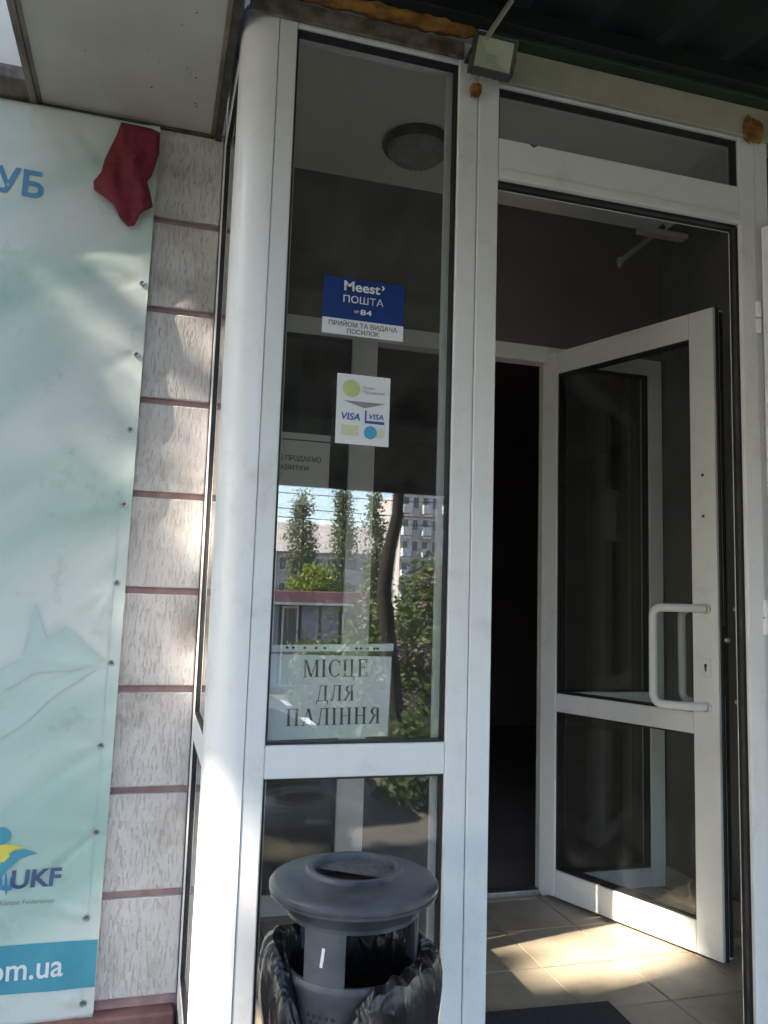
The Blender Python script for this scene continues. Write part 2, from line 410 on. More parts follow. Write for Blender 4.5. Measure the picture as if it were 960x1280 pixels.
def leaf_cloud(name, mat, pts, size, parent, rng, flat=0.0, aspect=1.6):
    n = len(pts)
    a = rng.normal(size=(n, 3)); a[:, 2] *= (1 - flat); a /= np.linalg.norm(a, axis=1)[:, None]
    b = rng.normal(size=(n, 3)); b -= (a * b).sum(1)[:, None] * a; b /= np.linalg.norm(b, axis=1)[:, None]
    s = size * rng.uniform(0.6, 1.3, size=(n, 1))
    v = np.empty((n, 4, 3)); v[:, 0] = pts - a * s * aspect / 2; v[:, 1] = pts + b * s / 2 - a * s * 0.1; v[:, 2] = pts + a * s * aspect / 2; v[:, 3] = pts - b * s / 2 - a * s * 0.1
    me = bpy.data.meshes.new(name); me.vertices.add(4 * n); me.vertices.foreach_set('co', v.ravel())
    me.loops.add(4 * n); me.loops.foreach_set('vertex_index', np.arange(4 * n)); me.polygons.add(n)
    me.polygons.foreach_set('loop_start', np.arange(0, 4 * n, 4)); me.update(calc_edges=True); me.validate()
    me.materials.append(M[mat])
    o = bpy.data.objects.new(name, me); C.objects.link(o)
    if parent: o.parent = parent
    return o
def clumps(rng, centres, per, spread):
    c = np.repeat(np.asarray(centres, float), per, axis=0)
    return c + rng.normal(size=c.shape) * spread

# ================================================================== SETTING
GZ = -0.65
def ground():
    xs = np.concatenate([np.linspace(-400, -20, 8), np.linspace(-18, 40, 30), np.linspace(45, 400, 8)])
    ys = np.concatenate([np.linspace(-500, -50, 10), np.linspace(-45, 12, 58), np.linspace(15, 300, 6)])
    def h(y):
        t = min(1, max(0, (-9.5 - y) / 12)); t = t * t * (3 - 2 * t)
        return GZ - 1.45 * t
    mb = MB(); nx = len(xs)
    mb.v = [(x, y, h(y) + random.uniform(-.006, .006)) for y in ys for x in xs]
    mb.f = [(j * nx + i, j * nx + i + 1, (j + 1) * nx + i + 1, (j + 1) * nx + i) for j in range(len(ys) - 1) for i in range(nx - 1)]
    o = mb.build('ground', 'asphalt'); tag(o, kind='structure')
    return h
gh = ground()
def lawn():
    mb = MB(); xs = np.linspace(-30, 45, 40); ys = np.linspace(-17, -6.2, 20)
    mb.v = [(x, y, gh(y) + 0.05) for y in ys for x in xs]; nx = len(xs)
    mb.f = [(j * nx + i, j * nx + i + 1, (j + 1) * nx + i + 1, (j + 1) * nx + i) for j in range(len(ys) - 1) for i in range(nx - 1)]
    o = mb.build('lawn', 'lawn'); tag(o, kind='structure')
    k = MB()
    for i in range(50):
        k.box(-30 + i * 1.5, -30 + i * 1.5 + 1.485, -6.2, -6.05, GZ - .1, GZ + .12)
    tag(k.build('kerb', 'concrete', bevel=.01), kind='structure')
    rng = np.random.default_rng(3)
    p = np.stack([rng.uniform(-3, 8, 9000), rng.uniform(-10, -6.2, 9000), np.zeros(9000)], 1)
    p[:, 2] = [gh(y) + .1 for y in p[:, 1]]
    g = leaf_cloud('grass', 'leaf', p, .035, None, rng, aspect=5)
    tag(g, 'tufts of green grass on the lawn behind the kerb', 'grass', kind='stuff')
lawn()
# landing and steps in front of the entrance
for i, (y1, zt) in enumerate(((-1.15, -.15), (-1.45, -.32), (-1.75, -.49))):
    tag(box('step', 'concrete', None, -1.2 - .3 * i, 3.4 + .3 * i, y1, -.0 if i == 0 else (-1.15 - .3 * (i - 1)) , GZ - .05, zt, bevel=.008), kind='structure')

# ================================================================== FACADE WALL
PITCH_Z, Z0 = 0.2662, 0.274
fac = empty('facade_wall', 'pale grooved plaster wall with red horizontal joints beside the glazed porch', 'wall', loc=(-4, .6, GZ))
def under(o, p):
    o.parent = p; o.matrix_parent_inverse = p.matrix_world.inverted(); return o
def fbox(*a, **k): return under(box(a[0], a[1], None, *a[2:], **k), fac)
fbox('wall_core', 'joint', -9, .136, .568, 1.3, GZ, 2.44)
bm_cache = {}
for r in range(9):
    zb = Z0 + .010 + (r - 1) * PITCH_Z
    zt = zb + PITCH_Z - .018
    if r == 8: zt = 2.425
    x1 = .131
    for c in range(5):
        w = 1.33 if c else 1.2
        x0 = x1 - w
        mb = MB().box(x0 + .002, x1 - .002, .55, .575, zb, zt)
        under(mb.build('plaster_block', 'plaster', None, bevel=.004), fac)
        x1 = x0
under(box('plinth', 'plinth', None, -9, .125, .515, .6, GZ, -.012, bevel=.006), fac)
# upper storey cladding, flashing
up_ = empty('upper_facade', 'white clad upper facade above the banner and porch', 'wall', loc=(0, .6, 2.44))
x = -9.48
while x < 9:
    under(box('cladding_panel', 'cladding', None, x + .004, x + 1.2 - .004, .47, .56, 2.46 if x < -.5 or x > 2.3 else 2.91, 5.2, bevel=.003), up_)
    x += 1.2
under(box('facade_core', 'cladding', None, -9, 9, .565, 1.25, 2.72, 5.2), up_)
under(box('flashing', 'trim_brown', None, -9, -.402, .44, .56, 2.415, 2.452, bevel=.002), up_)
# soffit box above the corner, lengthened out of view to shade the upper frames
sb = empty('soffit_box', 'cream soffit panel box with grimy metal edge trims above the banner', 'soffit', loc=(-.13, .3, 2.42))
SFZ = 2.418
under(box('soffit_panel', 'soffit', None, -.372, .095, -1.6, .548, SFZ, SFZ + .02), sb)
under(box('box_body', 'cladding', None, -.395, .108, -1.62, .46, SFZ + .022, 2.9), sb)
under(MB().box(-.402, -.384, -1.62, .548, SFZ - .010, SFZ + .06).build('edge_trim', 'trim_brown', None, .002), sb)
under(MB().box(-.3835, -.372, -1.62, .548, SFZ - .004, SFZ + .02).build('edge_trim', 'trim_brown', None, .002), sb)
under(MB().box(.0885, .1025, -1.62, .548, SFZ - .006, SFZ + .02).build('edge_trim', 'trim_brown', None, .002), sb)
under(MB().box(.103, .121, -1.62, .548, SFZ - .013, SFZ + .06).build('edge_trim', 'trim_dark', None, .002), sb)
under(MB().box(-.38, .10, .536, .549, SFZ - .008, SFZ + .002).build('wall_trim', 'trim_dark', None, .002), sb)
rr = random.Random(4)
for k in range(16):
    x_, y_ = rr.uniform(-.33, .07), rr.uniform(.0, .5); q = rr.uniform(.001, .0026)
    under(MB().lathe([(0, -.0012), (q, -.0008), (q * 1.1, .0004)], (x_, y_, SFZ), 8).build('fly_speck', 'dirt'), sb)

# ================================================================== VESTIBULE STRUCTURE
ZI = 2.66
YP = 1.06                                           # inner partition plane
tag(box('vestibule_ceiling', 'ceil', None, .13, 2.02, .09, YP + .2, ZI, ZI + .035), kind='structure')
tag(box('vestibule_head', 'beige_metal', None, .16, 2.10, .02, .088, 2.475, 2.9), kind='structure')
tag(box('vestibule_roof', 'cladding', None, .125, 2.42, .0, .56, 2.905, 2.95), kind='structure')
tag(box('vestibule_cheek', 'cladding', None, .135, .165, .09, .60, 2.427, 2.90), kind='structure')
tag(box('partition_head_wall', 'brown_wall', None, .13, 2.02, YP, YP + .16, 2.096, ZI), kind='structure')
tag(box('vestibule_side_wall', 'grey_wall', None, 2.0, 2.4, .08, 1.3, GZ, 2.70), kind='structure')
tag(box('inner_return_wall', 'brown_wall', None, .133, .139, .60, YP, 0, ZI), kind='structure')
wr = empty('neighbour_wall', 'pale plaster wall beyond the porch on the outer door side', 'wall', loc=(5, .3, GZ))
under(box('wall_core', 'joint', None, 2.41, 9, .568, 1.3, GZ, 2.44), wr)
for r in range(9):
    zb = Z0 + .010 + (r - 1) * PITCH_Z; zt = zb + PITCH_Z - .021 if r < 8 else 2.425
    for c in range(5): under(MB().box(2.412 + c * 1.3, 2.412 + c * 1.3 + 1.296, .55, .575, zb, zt).build('plaster_block', 'plaster', None, .004), wr)
# dark room behind the partition
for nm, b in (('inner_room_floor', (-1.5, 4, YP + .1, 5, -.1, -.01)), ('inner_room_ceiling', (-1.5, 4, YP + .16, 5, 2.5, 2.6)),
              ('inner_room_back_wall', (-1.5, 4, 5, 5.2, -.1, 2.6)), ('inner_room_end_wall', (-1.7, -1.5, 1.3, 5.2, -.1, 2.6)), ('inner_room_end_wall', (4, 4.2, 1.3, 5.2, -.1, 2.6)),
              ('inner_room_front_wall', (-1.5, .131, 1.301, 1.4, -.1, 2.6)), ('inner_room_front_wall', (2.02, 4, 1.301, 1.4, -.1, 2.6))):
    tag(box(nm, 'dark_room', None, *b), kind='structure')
# tiled floor
fl = box('vestibule_floor', 'grout', None, .131, 2.0, .0, YP + .05, -.15, -.004); tag(fl, kind='structure')
TP = .2585
tb = MB().box(-TP / 2 + .002, TP / 2 - .002, -TP / 2 + .002, TP / 2 - .002, -.012, 0)
proto = None
for i in range(-5, 4):
    for j in range(-2, 4):
        cx, cy = 1.181 + (i + .5) * TP, .262 + (j + .5) * TP
        x0, x1, y0, y1 = max(cx - TP / 2, .136), min(cx + TP / 2, 1.998), max(cy - TP / 2, .005), min(cy + TP / 2, YP + .03)
        if x1 - x0 < .02 or y1 - y0 < .02: continue
        full = x1 - x0 > TP - .001 and y1 - y0 > TP - .001
        dz = random.uniform(-.0012, .0008)
        if full and proto:
            o = proto.copy(); C.objects.link(o); o.location = (cx, cy, dz)
        else:
            mx_, my_ = (x0 + x1) / 2, (y0 + y1) / 2
            o = MB().box(x0 - mx_ + .002, x1 - mx_ - .002, y0 - my_ + .002, y1 - my_ - .002, -.012, 0).build('tile', 'tile', None, .002)
            o.location = (mx_, my_, dz)
            if full: proto = o
        o.parent = fl
sk = MB().box(1.986, 2.0, .09, YP, 0, .075).build('skirting', 'tile', None, .002); tag(sk, kind='structure')
for z_, px in ((762, 920), (878, 922)):
    p = CAM + ray(px, z_) * ((2.0 - CAM.x) / ray(px, z_).x)
    o = MB().lathe([(0, .0), (.006, .001), (.0075, .004)], (0, 0, 0), 12).build('wall_plug', 'st_white')
    o.rotation_euler = (0, R(-90), 0); o.location = (1.997, p.y, p.z)
    o['label'] = ('upper' if z_ == 762 else 'lower') + ' of two small pale plugs in the grey porch side wall'; o['category'] = 'plug'; o['group'] = 'plugs in the grey wall'

# ================================================================== GLAZED PORCH (front and side frames)
po = empty('glazed_porch', 'white plastic framed glazed entrance porch with rounded corner post', 'porch', loc=(.8, .05, 0))
def P(nm, mat, *b, bevel=.003): return under(box(nm, mat, None, *b, bevel=bevel), po)
FD = .068
XG0, XG1, XM, XD0, XD1, XR = .254, .664, .716, .772, 1.495, 1.545
ZT0, ZT1, ZG = .6785, .7485, 2.409
# corner post: quarter round between front and side
def corner(cx, sx, name='corner_post'):
    mb = MB(); r = .079; n = 14
    pts = [(cx + sx * (r - r * math.cos(a)), .079 - r * math.sin(a)) for a in [math.pi / 2 * k / n for k in range(n + 1)]]
    pts += [(cx + sx * r, .081), (cx, .081)]
    q = len(pts)
    mb.v = [(x_, y_, -.15) for x_, y_ in pts] + [(x_, y_, 2.468) for x_, y_ in pts]
    mb.f = [tuple(range(q)), tuple(range(q, 2 * q))] + [(i, (i + 1) % q, q + (i + 1) % q, q + i) for i in range(q)]
    return under(mb.build(name, 'upvc', None, smooth=True), po)
corner(.131, 1)
def gasket(x0, x1, z0, z1, y0=.010, y1=.034, w=.0055, name='gasket'):
    mb = MB()
    mb.box(x0, x0 + w, y0, y1, z0, z1).box(x1 - w, x1, y0, y1, z0, z1).box(x0 + w, x1 - w, y0, y1, z0, z0 + w).box(x0 + w, x1 - w, y0, y1, z1 - w, z1)
    return under(mb.build(name, 'rubber'), po)
def pane(x0, x1, z0, z1, y0=.02, y1=.044): return P('pane', 'glass', x0 + .001, x1 - .001, y0, y1, z0 + .001, z1 - .001, bevel=0)
# window beside the corner post
P('stile', 'upvc', .2115, XG0, 0.001, FD, -.148, 2.468)
P('stile', 'upvc', XG1, XM - .0008, 0.0, FD, -.148, 2.468)
P('rail', 'upvc', XG0 + .0005, XG1 - .0005, .002, FD - .002, ZG, 2.467)
P('transom', 'upvc', XG0 + .0005, XG1 - .0005, .0015, FD - .002, ZT0, ZT1)
P('rail', 'upvc', XG0 + .0005, XG1 - .0005, .002, FD - .002, -.148, .075)
for z0, z1 in ((ZT1, ZG), (.075, ZT0)):
    gasket(XG0, XG1, z0, z1); pane(XG0, XG1, z0, z1)
# inner beads of the window, seen through the glass
for xx in (XG0, XG1):
    s_ = 1 if xx == XG0 else -1
    P('glazing_bead', 'upvc', min(xx, xx + s_ * .014), max(xx, xx + s_ * .014), .052, FD - .001, .078, ZG - .002, bevel=.002)
# door frame
P('jamb', 'upvc', XM + .0008, XD0, -.002, FD + .002, -.148, 2.467)
P('jamb', 'upvc', XD1, XR, -.002, .012, -.148, 2.467)
P('jamb_core', 'upvc', XD1 + .045, XR - .001, .0125, FD + .002, -.148, 2.466)
P('transom', 'upvc', XD0 + .0005, XD1 - .0005, -.001, .012, 2.124, 2.232)
P('transom_core', 'upvc', XD0 + .0005, XD1 + .044, .0125, FD, 2.168, 2.231)
P('drip_lip', 'upvc', XD0 + .001, XD1 - .001, -.006, .004, 2.124, 2.150, bevel=.003)
P('rail', 'upvc', XD0 + .0005, XD1 - .0005, 0, FD, 2.372, 2.467)
P('threshold', 'steel', XD0 + .001, XD1 - .001, -.004, FD, -.03, .012)
gasket(XD0, XD1, 2.232, 2.372, w=.006); pane(XD0, XD1, 2.232, 2.372)
# door rebates and seals
def seal(x0, x1, y0, y1, z0, z1, mat='rubber'): return P('seal' if mat == 'rubber' else 'rebate', mat, x0, x1, y0, y1, z0, z1, bevel=.0015)
for k, (dx, y0, y1, mt) in enumerate(((.001, .0125, .023, 'rubber'), (.002, .0235, .036, 'grey_plastic'), (.003, .0365, .048, 'rubber'), (.0035, .0485, .052, 'upvc'))):
    seal(XD1 + dx, XD1 + .0445, y0, y1, 0, 2.1225 - dx * .5, mt)
    seal(XD0 + .001, XD1 + dx - .0005, y0, y1, 2.1235 - dx * .5, 2.1675, mt)
# right sidelight, mirror of the window
P('stile', 'upvc', XR + .001, XR + .046, .001, FD, -.148, 2.468)
P('stile', 'upvc', 2.02, 2.066, .001, FD, -.148, 2.468)
for z0, z1 in ((ZG, 2.467), (ZT0, ZT1), (-.148, .075)): P('rail', 'upvc', XR + .047, 2.0195, .002, FD - .002, z0, z1)
for z0, z1 in ((ZT1, ZG), (.075, ZT0)):
    gasket(XR + .0465, 2.0195, z0, z1); pane(XR + .0465, 2.0195, z0, z1)
corner(2.146, -1)
# side panel toward the facade (plane x = .131)
def PS(nm, mat, y0, y1, z0, z1, x0=.131, x1=.195, bevel=.003): return P(nm, mat, x0, x1, y0, y1, z0, z1, bevel=bevel)
PS('stile', 'upvc', .0815, .118, -.148, 2.425); PS('stile', 'upvc', .502, .549, -.148, 2.425)
PS('rail', 'upvc', .1185, .5015, 2.37, 2.425, .132); PS('transom', 'upvc', .1185, .5015, ZT0, ZT1, .1325); PS('rail', 'upvc', .1185, .5015, -.148, .075, .132)
for z0, z1 in ((ZT1, 2.37), (.075, ZT0)):
    w = .006; mb = MB()
    mb.box(.1335, .165, .1185, .1185 + w, z0, z1).box(.1335, .165, .5015 - w * 2, .5015, z0, z1).box(.1335, .165, .1185 + w, .5015 - 2 * w, z0, z0 + w).box(.1335, .165, .1185 + w, .5015 - 2 * w, z1 - w, z1)
    under(mb.build('gasket', 'rubber'), po)
    PS('pane', 'glass', .1195, .5005, z0 + .001, z1 - .001, .1395, .1635, bevel=0)
# weep slots under the transom light, dents
for px, py in ((667, 182), (897, 290)):
    p = at(px, py, -.0015)
    o = under(MB().poly([(-.011, .0015), (-.005, .003), (0, -.001), (.005, .003), (.011, .002), (.006, -.002), (.001, -.006), (-.004, -.002)], -.0012, .0008).build('weep_slot', 'dirt'), po)
    o.location = p - po.location
    o.matrix_parent_inverse.identity()

# header work above the frames
hb = empty('header_beam', 'beam of orange aged foam and green steel edge above porch frames', 'beam', loc=(.8, -.02, 2.47))
def lump(x0, x1, y0, y1, z0, z1, seed, nx=30):
    rg = random.Random(seed); mb = MB(); ring = 8
    for i in range(nx + 1):
        xx = x0 + (x1 - x0) * i / nx; ey = rg.uniform(.8, 1.1); ez = rg.uniform(.8, 1.15)
        if i in (0, nx): ey *= .45; ez *= .45
        for k in range(ring):
            a = 2 * math.pi * k / ring
            mb.v.append((xx, (y0 + y1) / 2 + (y1 - y0) / 2 * math.cos(a) * ey * rg.uniform(.8, 1.12), (z0 + z1) / 2 + (z1 - z0) / 2 * math.sin(a) * ez * rg.uniform(.8, 1.15)))
    for i in range(nx):
        for k in range(ring): mb.f.append((i * ring + k, i * ring + (k + 1) % ring, (i + 1) * ring + (k + 1) % ring, (i + 1) * ring + k))
    mb.f += [tuple(range(ring)), tuple(range(nx * ring, nx * ring + ring))]; mb.sm = True
    return mb
under(lump(.125, .70, -.055, .01, 2.462, 2.522, 2).build('foam_strip', 'orange'), hb)
under(box('batten', 'trim_brown', None, .14, .672, -.010, -.001, 2.417, 2.462, bevel=.002), hb)
under(box('header_plate', 'beige_metal', None, .775, 2.10, -.014, -.003, 2.376, 2.466, bevel=.002), hb)
under(box('green_edge', 'green_metal', None, .74, 2.3, -.05, -.005, 2.467, 2.50, bevel=.003), hb)
under(lump(.688, .716, -.028, -.002, 2.318, 2.352, 5, 8).build('foam_blob', 'orange'), hb)
under(lump(1.50, 1.56, -.035, -.002, 2.355, 2.43, 6, 8).build('foam_blob', 'orange'), hb)

# canopy over the entrance
cn = empty('canopy', 'dark green sheet canopy on thin steel posts over the entrance', 'canopy', loc=(2, -1.8, 2.3))
CY, CZ0 = -3.55, 2.535
CZ1 = CAM.z + .153 * (1.75 - CY)
def cz(y): return CZ0 + (CZ1 - CZ0) * (y / CY)
CX0, CX1 = .12, 5.6
mb = MB(); n = 110
for i in range(n + 1):
    xx = CX0 + (CX1 - CX0) * i / n; w = (.0 if (i % 4) < 2 else .014)
    for y_ in (0.0, CY): mb.v.append((xx, y_, cz(y_) + w + .012))
mb.f = [(2 * i, 2 * i + 2, 2 * i + 3, 2 * i + 1) for i in range(n)]
o = under(mb.build('roof_sheet', 'canopy'), cn); sd = o.modifiers.new('s', 'SOLIDIFY'); sd.thickness = .004
for y_ in (-.06, -1.2, -2.4, CY + .03):
    under(MB().box(CX0 + .01, CX1 - .01, y_ - .02, y_ + .02, cz(y_) - .045, cz(y_) + .006).build('purlin', 'canopy', None, .002), cn)
under(MB().box(CX0, CX1, CY - .012, CY, CZ1 - .1 + .1, CZ1 + .05).build('front_edge', 'canopy', None, .002), cn)
for x_ in (.2, 5.5):
    under(MB().tube([(x_, CY + .03, GZ - .02), (x_, CY + .03, CZ1 - .02)], .03, 12).build('post', 'green_metal'), cn)
# thin strut from the frame up to the canopy, beside the floodlight
a_, b_ = at(608, 48, -.10), at(640, 0, -.10)
b_ = a_ + (b_ - a_) * 1.55
under(MB().tube([a_, b_], .0065, 8).build('strut', 'beige_metal'), cn)

# ================================================================== INNER PARTITION
ip = empty('inner_partition', 'white plastic inner partition with sidelights seen through the porch', 'partition', loc=(1, YP, 0))
def Q(nm, mat, *b, bevel=.003): return under(box(nm, mat, None, *b, bevel=bevel), ip)
YF, YB = YP - .005, YP + .06
Q('rail', 'upvc', .14, 1.99, YF + .001, YB, 2.03, 2.095)
Q('mullion', 'upvc', .664, .762, YF, YB, 0, 2.03)
Q('mullion', 'upvc', 1.46, 1.515, YF, YB, 0, 2.03)
Q('stile', 'upvc', .14, .19, YF, YB, 0, 2.03); Q('stile', 'upvc', 1.928, 1.99, YF, YB, 0, 2.03)
Q('threshold', 'steel', .763, 1.459, YF + .02, YB, -.003, .016)
for x0, x1 in ((.19, .664), (1.515, 1.928)):
    Q('rail', 'upvc', x0, x1, YF + .002, YB - .002, .0, .07); Q('transom', 'upvc', x0, x1, YF + .002, YB - .002, .675, .74)
    for z0, z1 in ((.07, .675), (.74, 2.03)):
        mb = MB(); w = .006
        mb.box(x0, x0 + w, YF + .01, YB - .02, z0, z1).box(x1 - w, x1, YF + .01, YB - .02, z0, z1).box(x0 + w, x1 - w, YF + .01, YB - .02, z0, z0 + w).box(x0 + w, x1 - w, YF + .01, YB - .02, z1 - w, z1)
        under(mb.build('gasket', 'rubber'), ip)
        Q('pane', 'glass_door', x0 + .001, x1 - .001, YF + .02, YF + .044, z0 + .001, z1 - .001, bevel=0)

# ================================================================== DOORS
def door(name, label, hinge, ang, width, height, z0=.012, stile=.088, handle=True, mid=(.675, .742), hand=1):
    """leaf in local coordinates: x from hinge to free edge, y through the thickness, front face toward -y"""
    t = empty(name, label, 'door', loc=(hinge[0], hinge[1], 0))
    t.rotation_euler = (0, 0, ang)
    def B(nm, mat, *b, bevel=.003):
        o = box(nm, mat, None, *b, bevel=bevel); o.parent = t; return o
    T = .06; ht = .075; top = z0 + height
    B('stile', 'upvc', 0, ht, 0, T, z0, top); B('stile', 'upvc', width - stile, width, 0, T, z0, top)
    B('rail', 'upvc', ht + .0005, width - stile - .0005, .001, T - .001, top - .088, top); B('rail', 'upvc', ht + .0005, width - stile - .0005, .001, T - .001, z0, z0 + .095)
    B('mid_rail', 'upvc', ht + .0005, width - stile - .0005, .001, T - .001, *mid)
    for a, b in ((z0 + .095, mid[0]), (mid[1], top - .088)):
        mb = MB(); w = .006; x0, x1 = ht, width - stile
        mb.box(x0, x0 + w, .008, .05, a, b).box(x1 - w, x1, .008, .05, a, b).box(x0 + w, x1 - w, .008, .05, a, a + w).box(x0 + w, x1 - w, .008, .05, b - w, b)
        g = mb.build('gasket', 'rubber'); g.parent = t
        B('pane', 'glass_door', x0 + .001, x1 - .001, .018, .042, a + .001, b - .001, bevel=0)
    e = MB().box(width + .0005, width + .006, .012, .024, z0, top).box(width + .0005, width + .006, .036, .048, z0 + .01, top - .01).build('edge_seal', 'rubber'); e.parent = t
    return t, B, T
HG, FR = Vector((1.452, 1.075)), Vector((1.722, .400))
u = (FR - HG); WD = u.length; ang = math.atan2(u.y, u.x)
# front face must look toward the viewer: local -y = (sin ang, -cos ang)
dr, DB, T = door('glass_door', 'open white glazed inner door with bow pull handle', HG, ang, WD, 2.05)
# pull handles on both faces
def pull(sgn, y0):
    a, off, z0, z1 = .055, .155, .762, 1.072
    xs = WD - .042; r = .03
    y1 = y0 + sgn * a
    pts = [(xs, y0, z0)]
    k = 6
    xb = xs - off
    pts += [(xs - .02, y0 + sgn * a * .35, z0), (xs - off * .5, y0 + sgn * a * .8, z0)]
    for i in range(k + 1):
        an = math.pi / 2 * i / k
        pts.append((xb + r - r * math.sin(an), y1, z0 + r - r * math.cos(an)))
    for i in range(k + 1):
        an = math.pi / 2 * i / k
        pts.append((xb + r - r * math.cos(an), y1, z1 - r + r * math.sin(an)))
    pts += [(xs - off * .5, y0 + sgn * a * .8, z1), (xs - .02, y0 + sgn * a * .35, z1), (xs, y0, z1)]
    o = MB().tube(pts, .0135, 14).build('pull_handle', 'upvc'); o.parent = dr
    for z_ in (z0, z1):
        c = MB().lathe([(0, 0), (.019, 0), (.019, .008), (.0145, .010)], (0, 0, 0), 18).build('rosette', 'upvc')
        c.parent = o; c.location = (xs, y0, z_); c.rotation_euler = (R(90) * (1 if sgn < 0 else -1), 0, 0)
pull(-1, 0.0); pull(1, T)
lp = DB('lock_plate', 'upvc', WD - .057, WD - .027, -.003, -.0002, .855, .915, bevel=.001)
kh = MB().lathe([(0, 0), (.0055, 0)], (0, 0, 0), 14)
ko = MB().poly([(WD - .042 + .0055 * math.cos(a), .893 + .0055 * math.sin(a)) for a in [k * math.pi / 6 - math.pi / 3 for k in range(10)]] + [(WD - .0447, .874), (WD - .0393, .874)][::1], -.0036, -.0031).build('keyhole', 'rubber'); ko.parent = lp
DB('latch_plate', 'rubber', WD + .0062, WD + .008, .018, .042, .80, 1.02, bevel=.0005)
lb = MB().lathe([(0, 0), (.008, 0), (.008, .012), (.004, .015)], (0, 0, 0), 12).build('latch_bolt', 'steel'); lb.parent = dr; lb.location = (WD + .008, .03, .975); lb.rotation_euler = (0, R(90), 0)
for py in (536, 598):
    zz = 1.06 + {536: .445, 598: .31}[py]
    s_ = MB().lathe([(0, 0), (.004, .0), (.0055, .0012)], (0, 0, 0), 12).build('screw_cap', 'grey_plastic'); s_.parent = dr; s_.location = (WD - .045, -.0012, zz); s_.rotation_euler = (R(-90), 0, 0)
# outer door, folded back outside
od, OB, _ = door('outer_door', 'outer white glazed door swung open against the street side', (XR + .006, -.014), R(-84), .73, 2.10, z0=.015)
for z_ in (.30, 1.052, 1.862):
    h_ = MB().tube([(0, 0, z_ - .045), (0, 0, z_ - .004)], .0085, 12).tube([(0, 0, z_), (0, 0, z_ + .045)], .0085, 12).box(-.03, 0, .004, .011, z_ - .03, z_ + .03).build('hinge', 'upvc')
    h_.parent = od; h_.location = (-.010, -.004, 0)
# loose door-closer arm under the header, inside
dc = empty('door_closer', 'slim metal door closer arm hanging under the porch door header', 'door closer', loc=(1.3, .1, 2.1))
p1, p2 = at(775, 327, .17), at(830, 281, .11)
under(MB().box(1.235, 1.385, .075, .105, 2.098, 2.112).build('slide_rail', 'brown_wall', None, .002), dc)
under(MB().tube([p2 + Vector((0, 0, -.004)), p1], .0075, 8).build('arm', 'grey_plastic'), dc)
under(MB().lathe([(0, -.018), (.007, -.018), (.010, -.006), (.010, .010), (0, .012)], tuple(p1), 12).build('arm_end', 'grey_plastic'), dc)

# ================================================================== LAMPS
fx = empty('floodlight', 'small grey floodlight with yellowed reflector on the door post head', 'floodlight', loc=(.722, -.07, 2.39))
W2, H2 = .046, .037
fxr = Matrix.Rotation(R(28), 4, 'X') @ Matrix.Rotation(R(8), 4, 'Y')
def FX(mb, nm, mat, par=None, **k):
    o = mb.build(nm, mat, None, **k); o.parent = par or fx; return o
fx.rotation_euler = (R(14), R(6), R(-6))
mb = MB()
mb.box(-W2 - .008, -W2, -.022, .016, -H2 - .007, H2 + .007).box(W2, W2 + .008, -.022, .016, -H2 - .007, H2 + .007).box(-W2, W2, -.022, .016, H2, H2 + .007).box(-W2, W2, -.022, .016, -H2 - .007, -H2)
mb.box(-W2, W2, .008, .016, -H2, H2)
hsg = FX(mb, 'housing', 'grey_plastic', bevel=.003)
for k in range(5): FX(MB().box(-W2 * .8 + k * W2 * .4 - .002, -W2 * .8 + k * W2 * .4 + .002, .0165, .034, -H2, H2), 'cooling_fin', 'grey_plastic')
mb = MB()
w0, h0, w1, h1 = W2 - .001, H2 - .001, .014, .009
mb.v = [(-w0, -.014, -h0), (w0, -.014, -h0), (w0, -.014, h0), (-w0, -.014, h0), (-w1, .006, -h1), (w1, .006, -h1), (w1, .006, h1), (-w1, .006, h1)]
mb.f = [(0, 1, 5, 4), (1, 2, 6, 5), (2, 3, 7, 6), (3, 0, 4, 7), (4, 5, 6, 7)]
rf = mb.build('reflector', 'reflector'); rf.parent = fx
FX(MB().box(-w1 * .8, w1 * .8, .003, .0055, -h1 * .8, h1 * .8), 'led_chip', 'st_pale')
FX(MB().box(-w0, w0, -.019, -.0165, -h0, h0), 'lens', 'glass_door')
FX(MB().box(-W2 - .013, -W2 - .009, -.006, .05, -.006, .006).box(W2 + .009, W2 + .013, -.006, .05, -.006, .006).box(-W2 - .013, W2 + .013, .046, .05, -.008, .008), 'bracket', 'grey_plastic')
cl = empty('ceiling_lamp', 'round dusty ceiling lamp on the porch ceiling', 'lamp', loc=(.80, .76, ZI))
c_ = MB().lathe([(0, -.001), (.118, -.001), (.124, -.012), (.118, -.024), (.105, -.03)], n=44).build('base', 'grey_plastic'); c_.parent = cl
prof = [(.104, -.028)] + [(.104 * math.cos(a), -.028 - .045 * math.sin(a)) for a in [math.pi / 2 * k / 8 for k in range(1, 9)]]
c_ = MB().lathe(prof, n=44).build('diffuser', 'lamp_glass'); c_.parent = cl
for k in range(24):
    a = 2 * math.pi * k / 24
    rb = MB().tube([(.1 * math.cos(a), .1 * math.sin(a), -.035), (.075 * math.cos(a), .075 * math.sin(a), -.061)], .003, 6).build('rib', 'lamp_glass'); rb.parent = cl

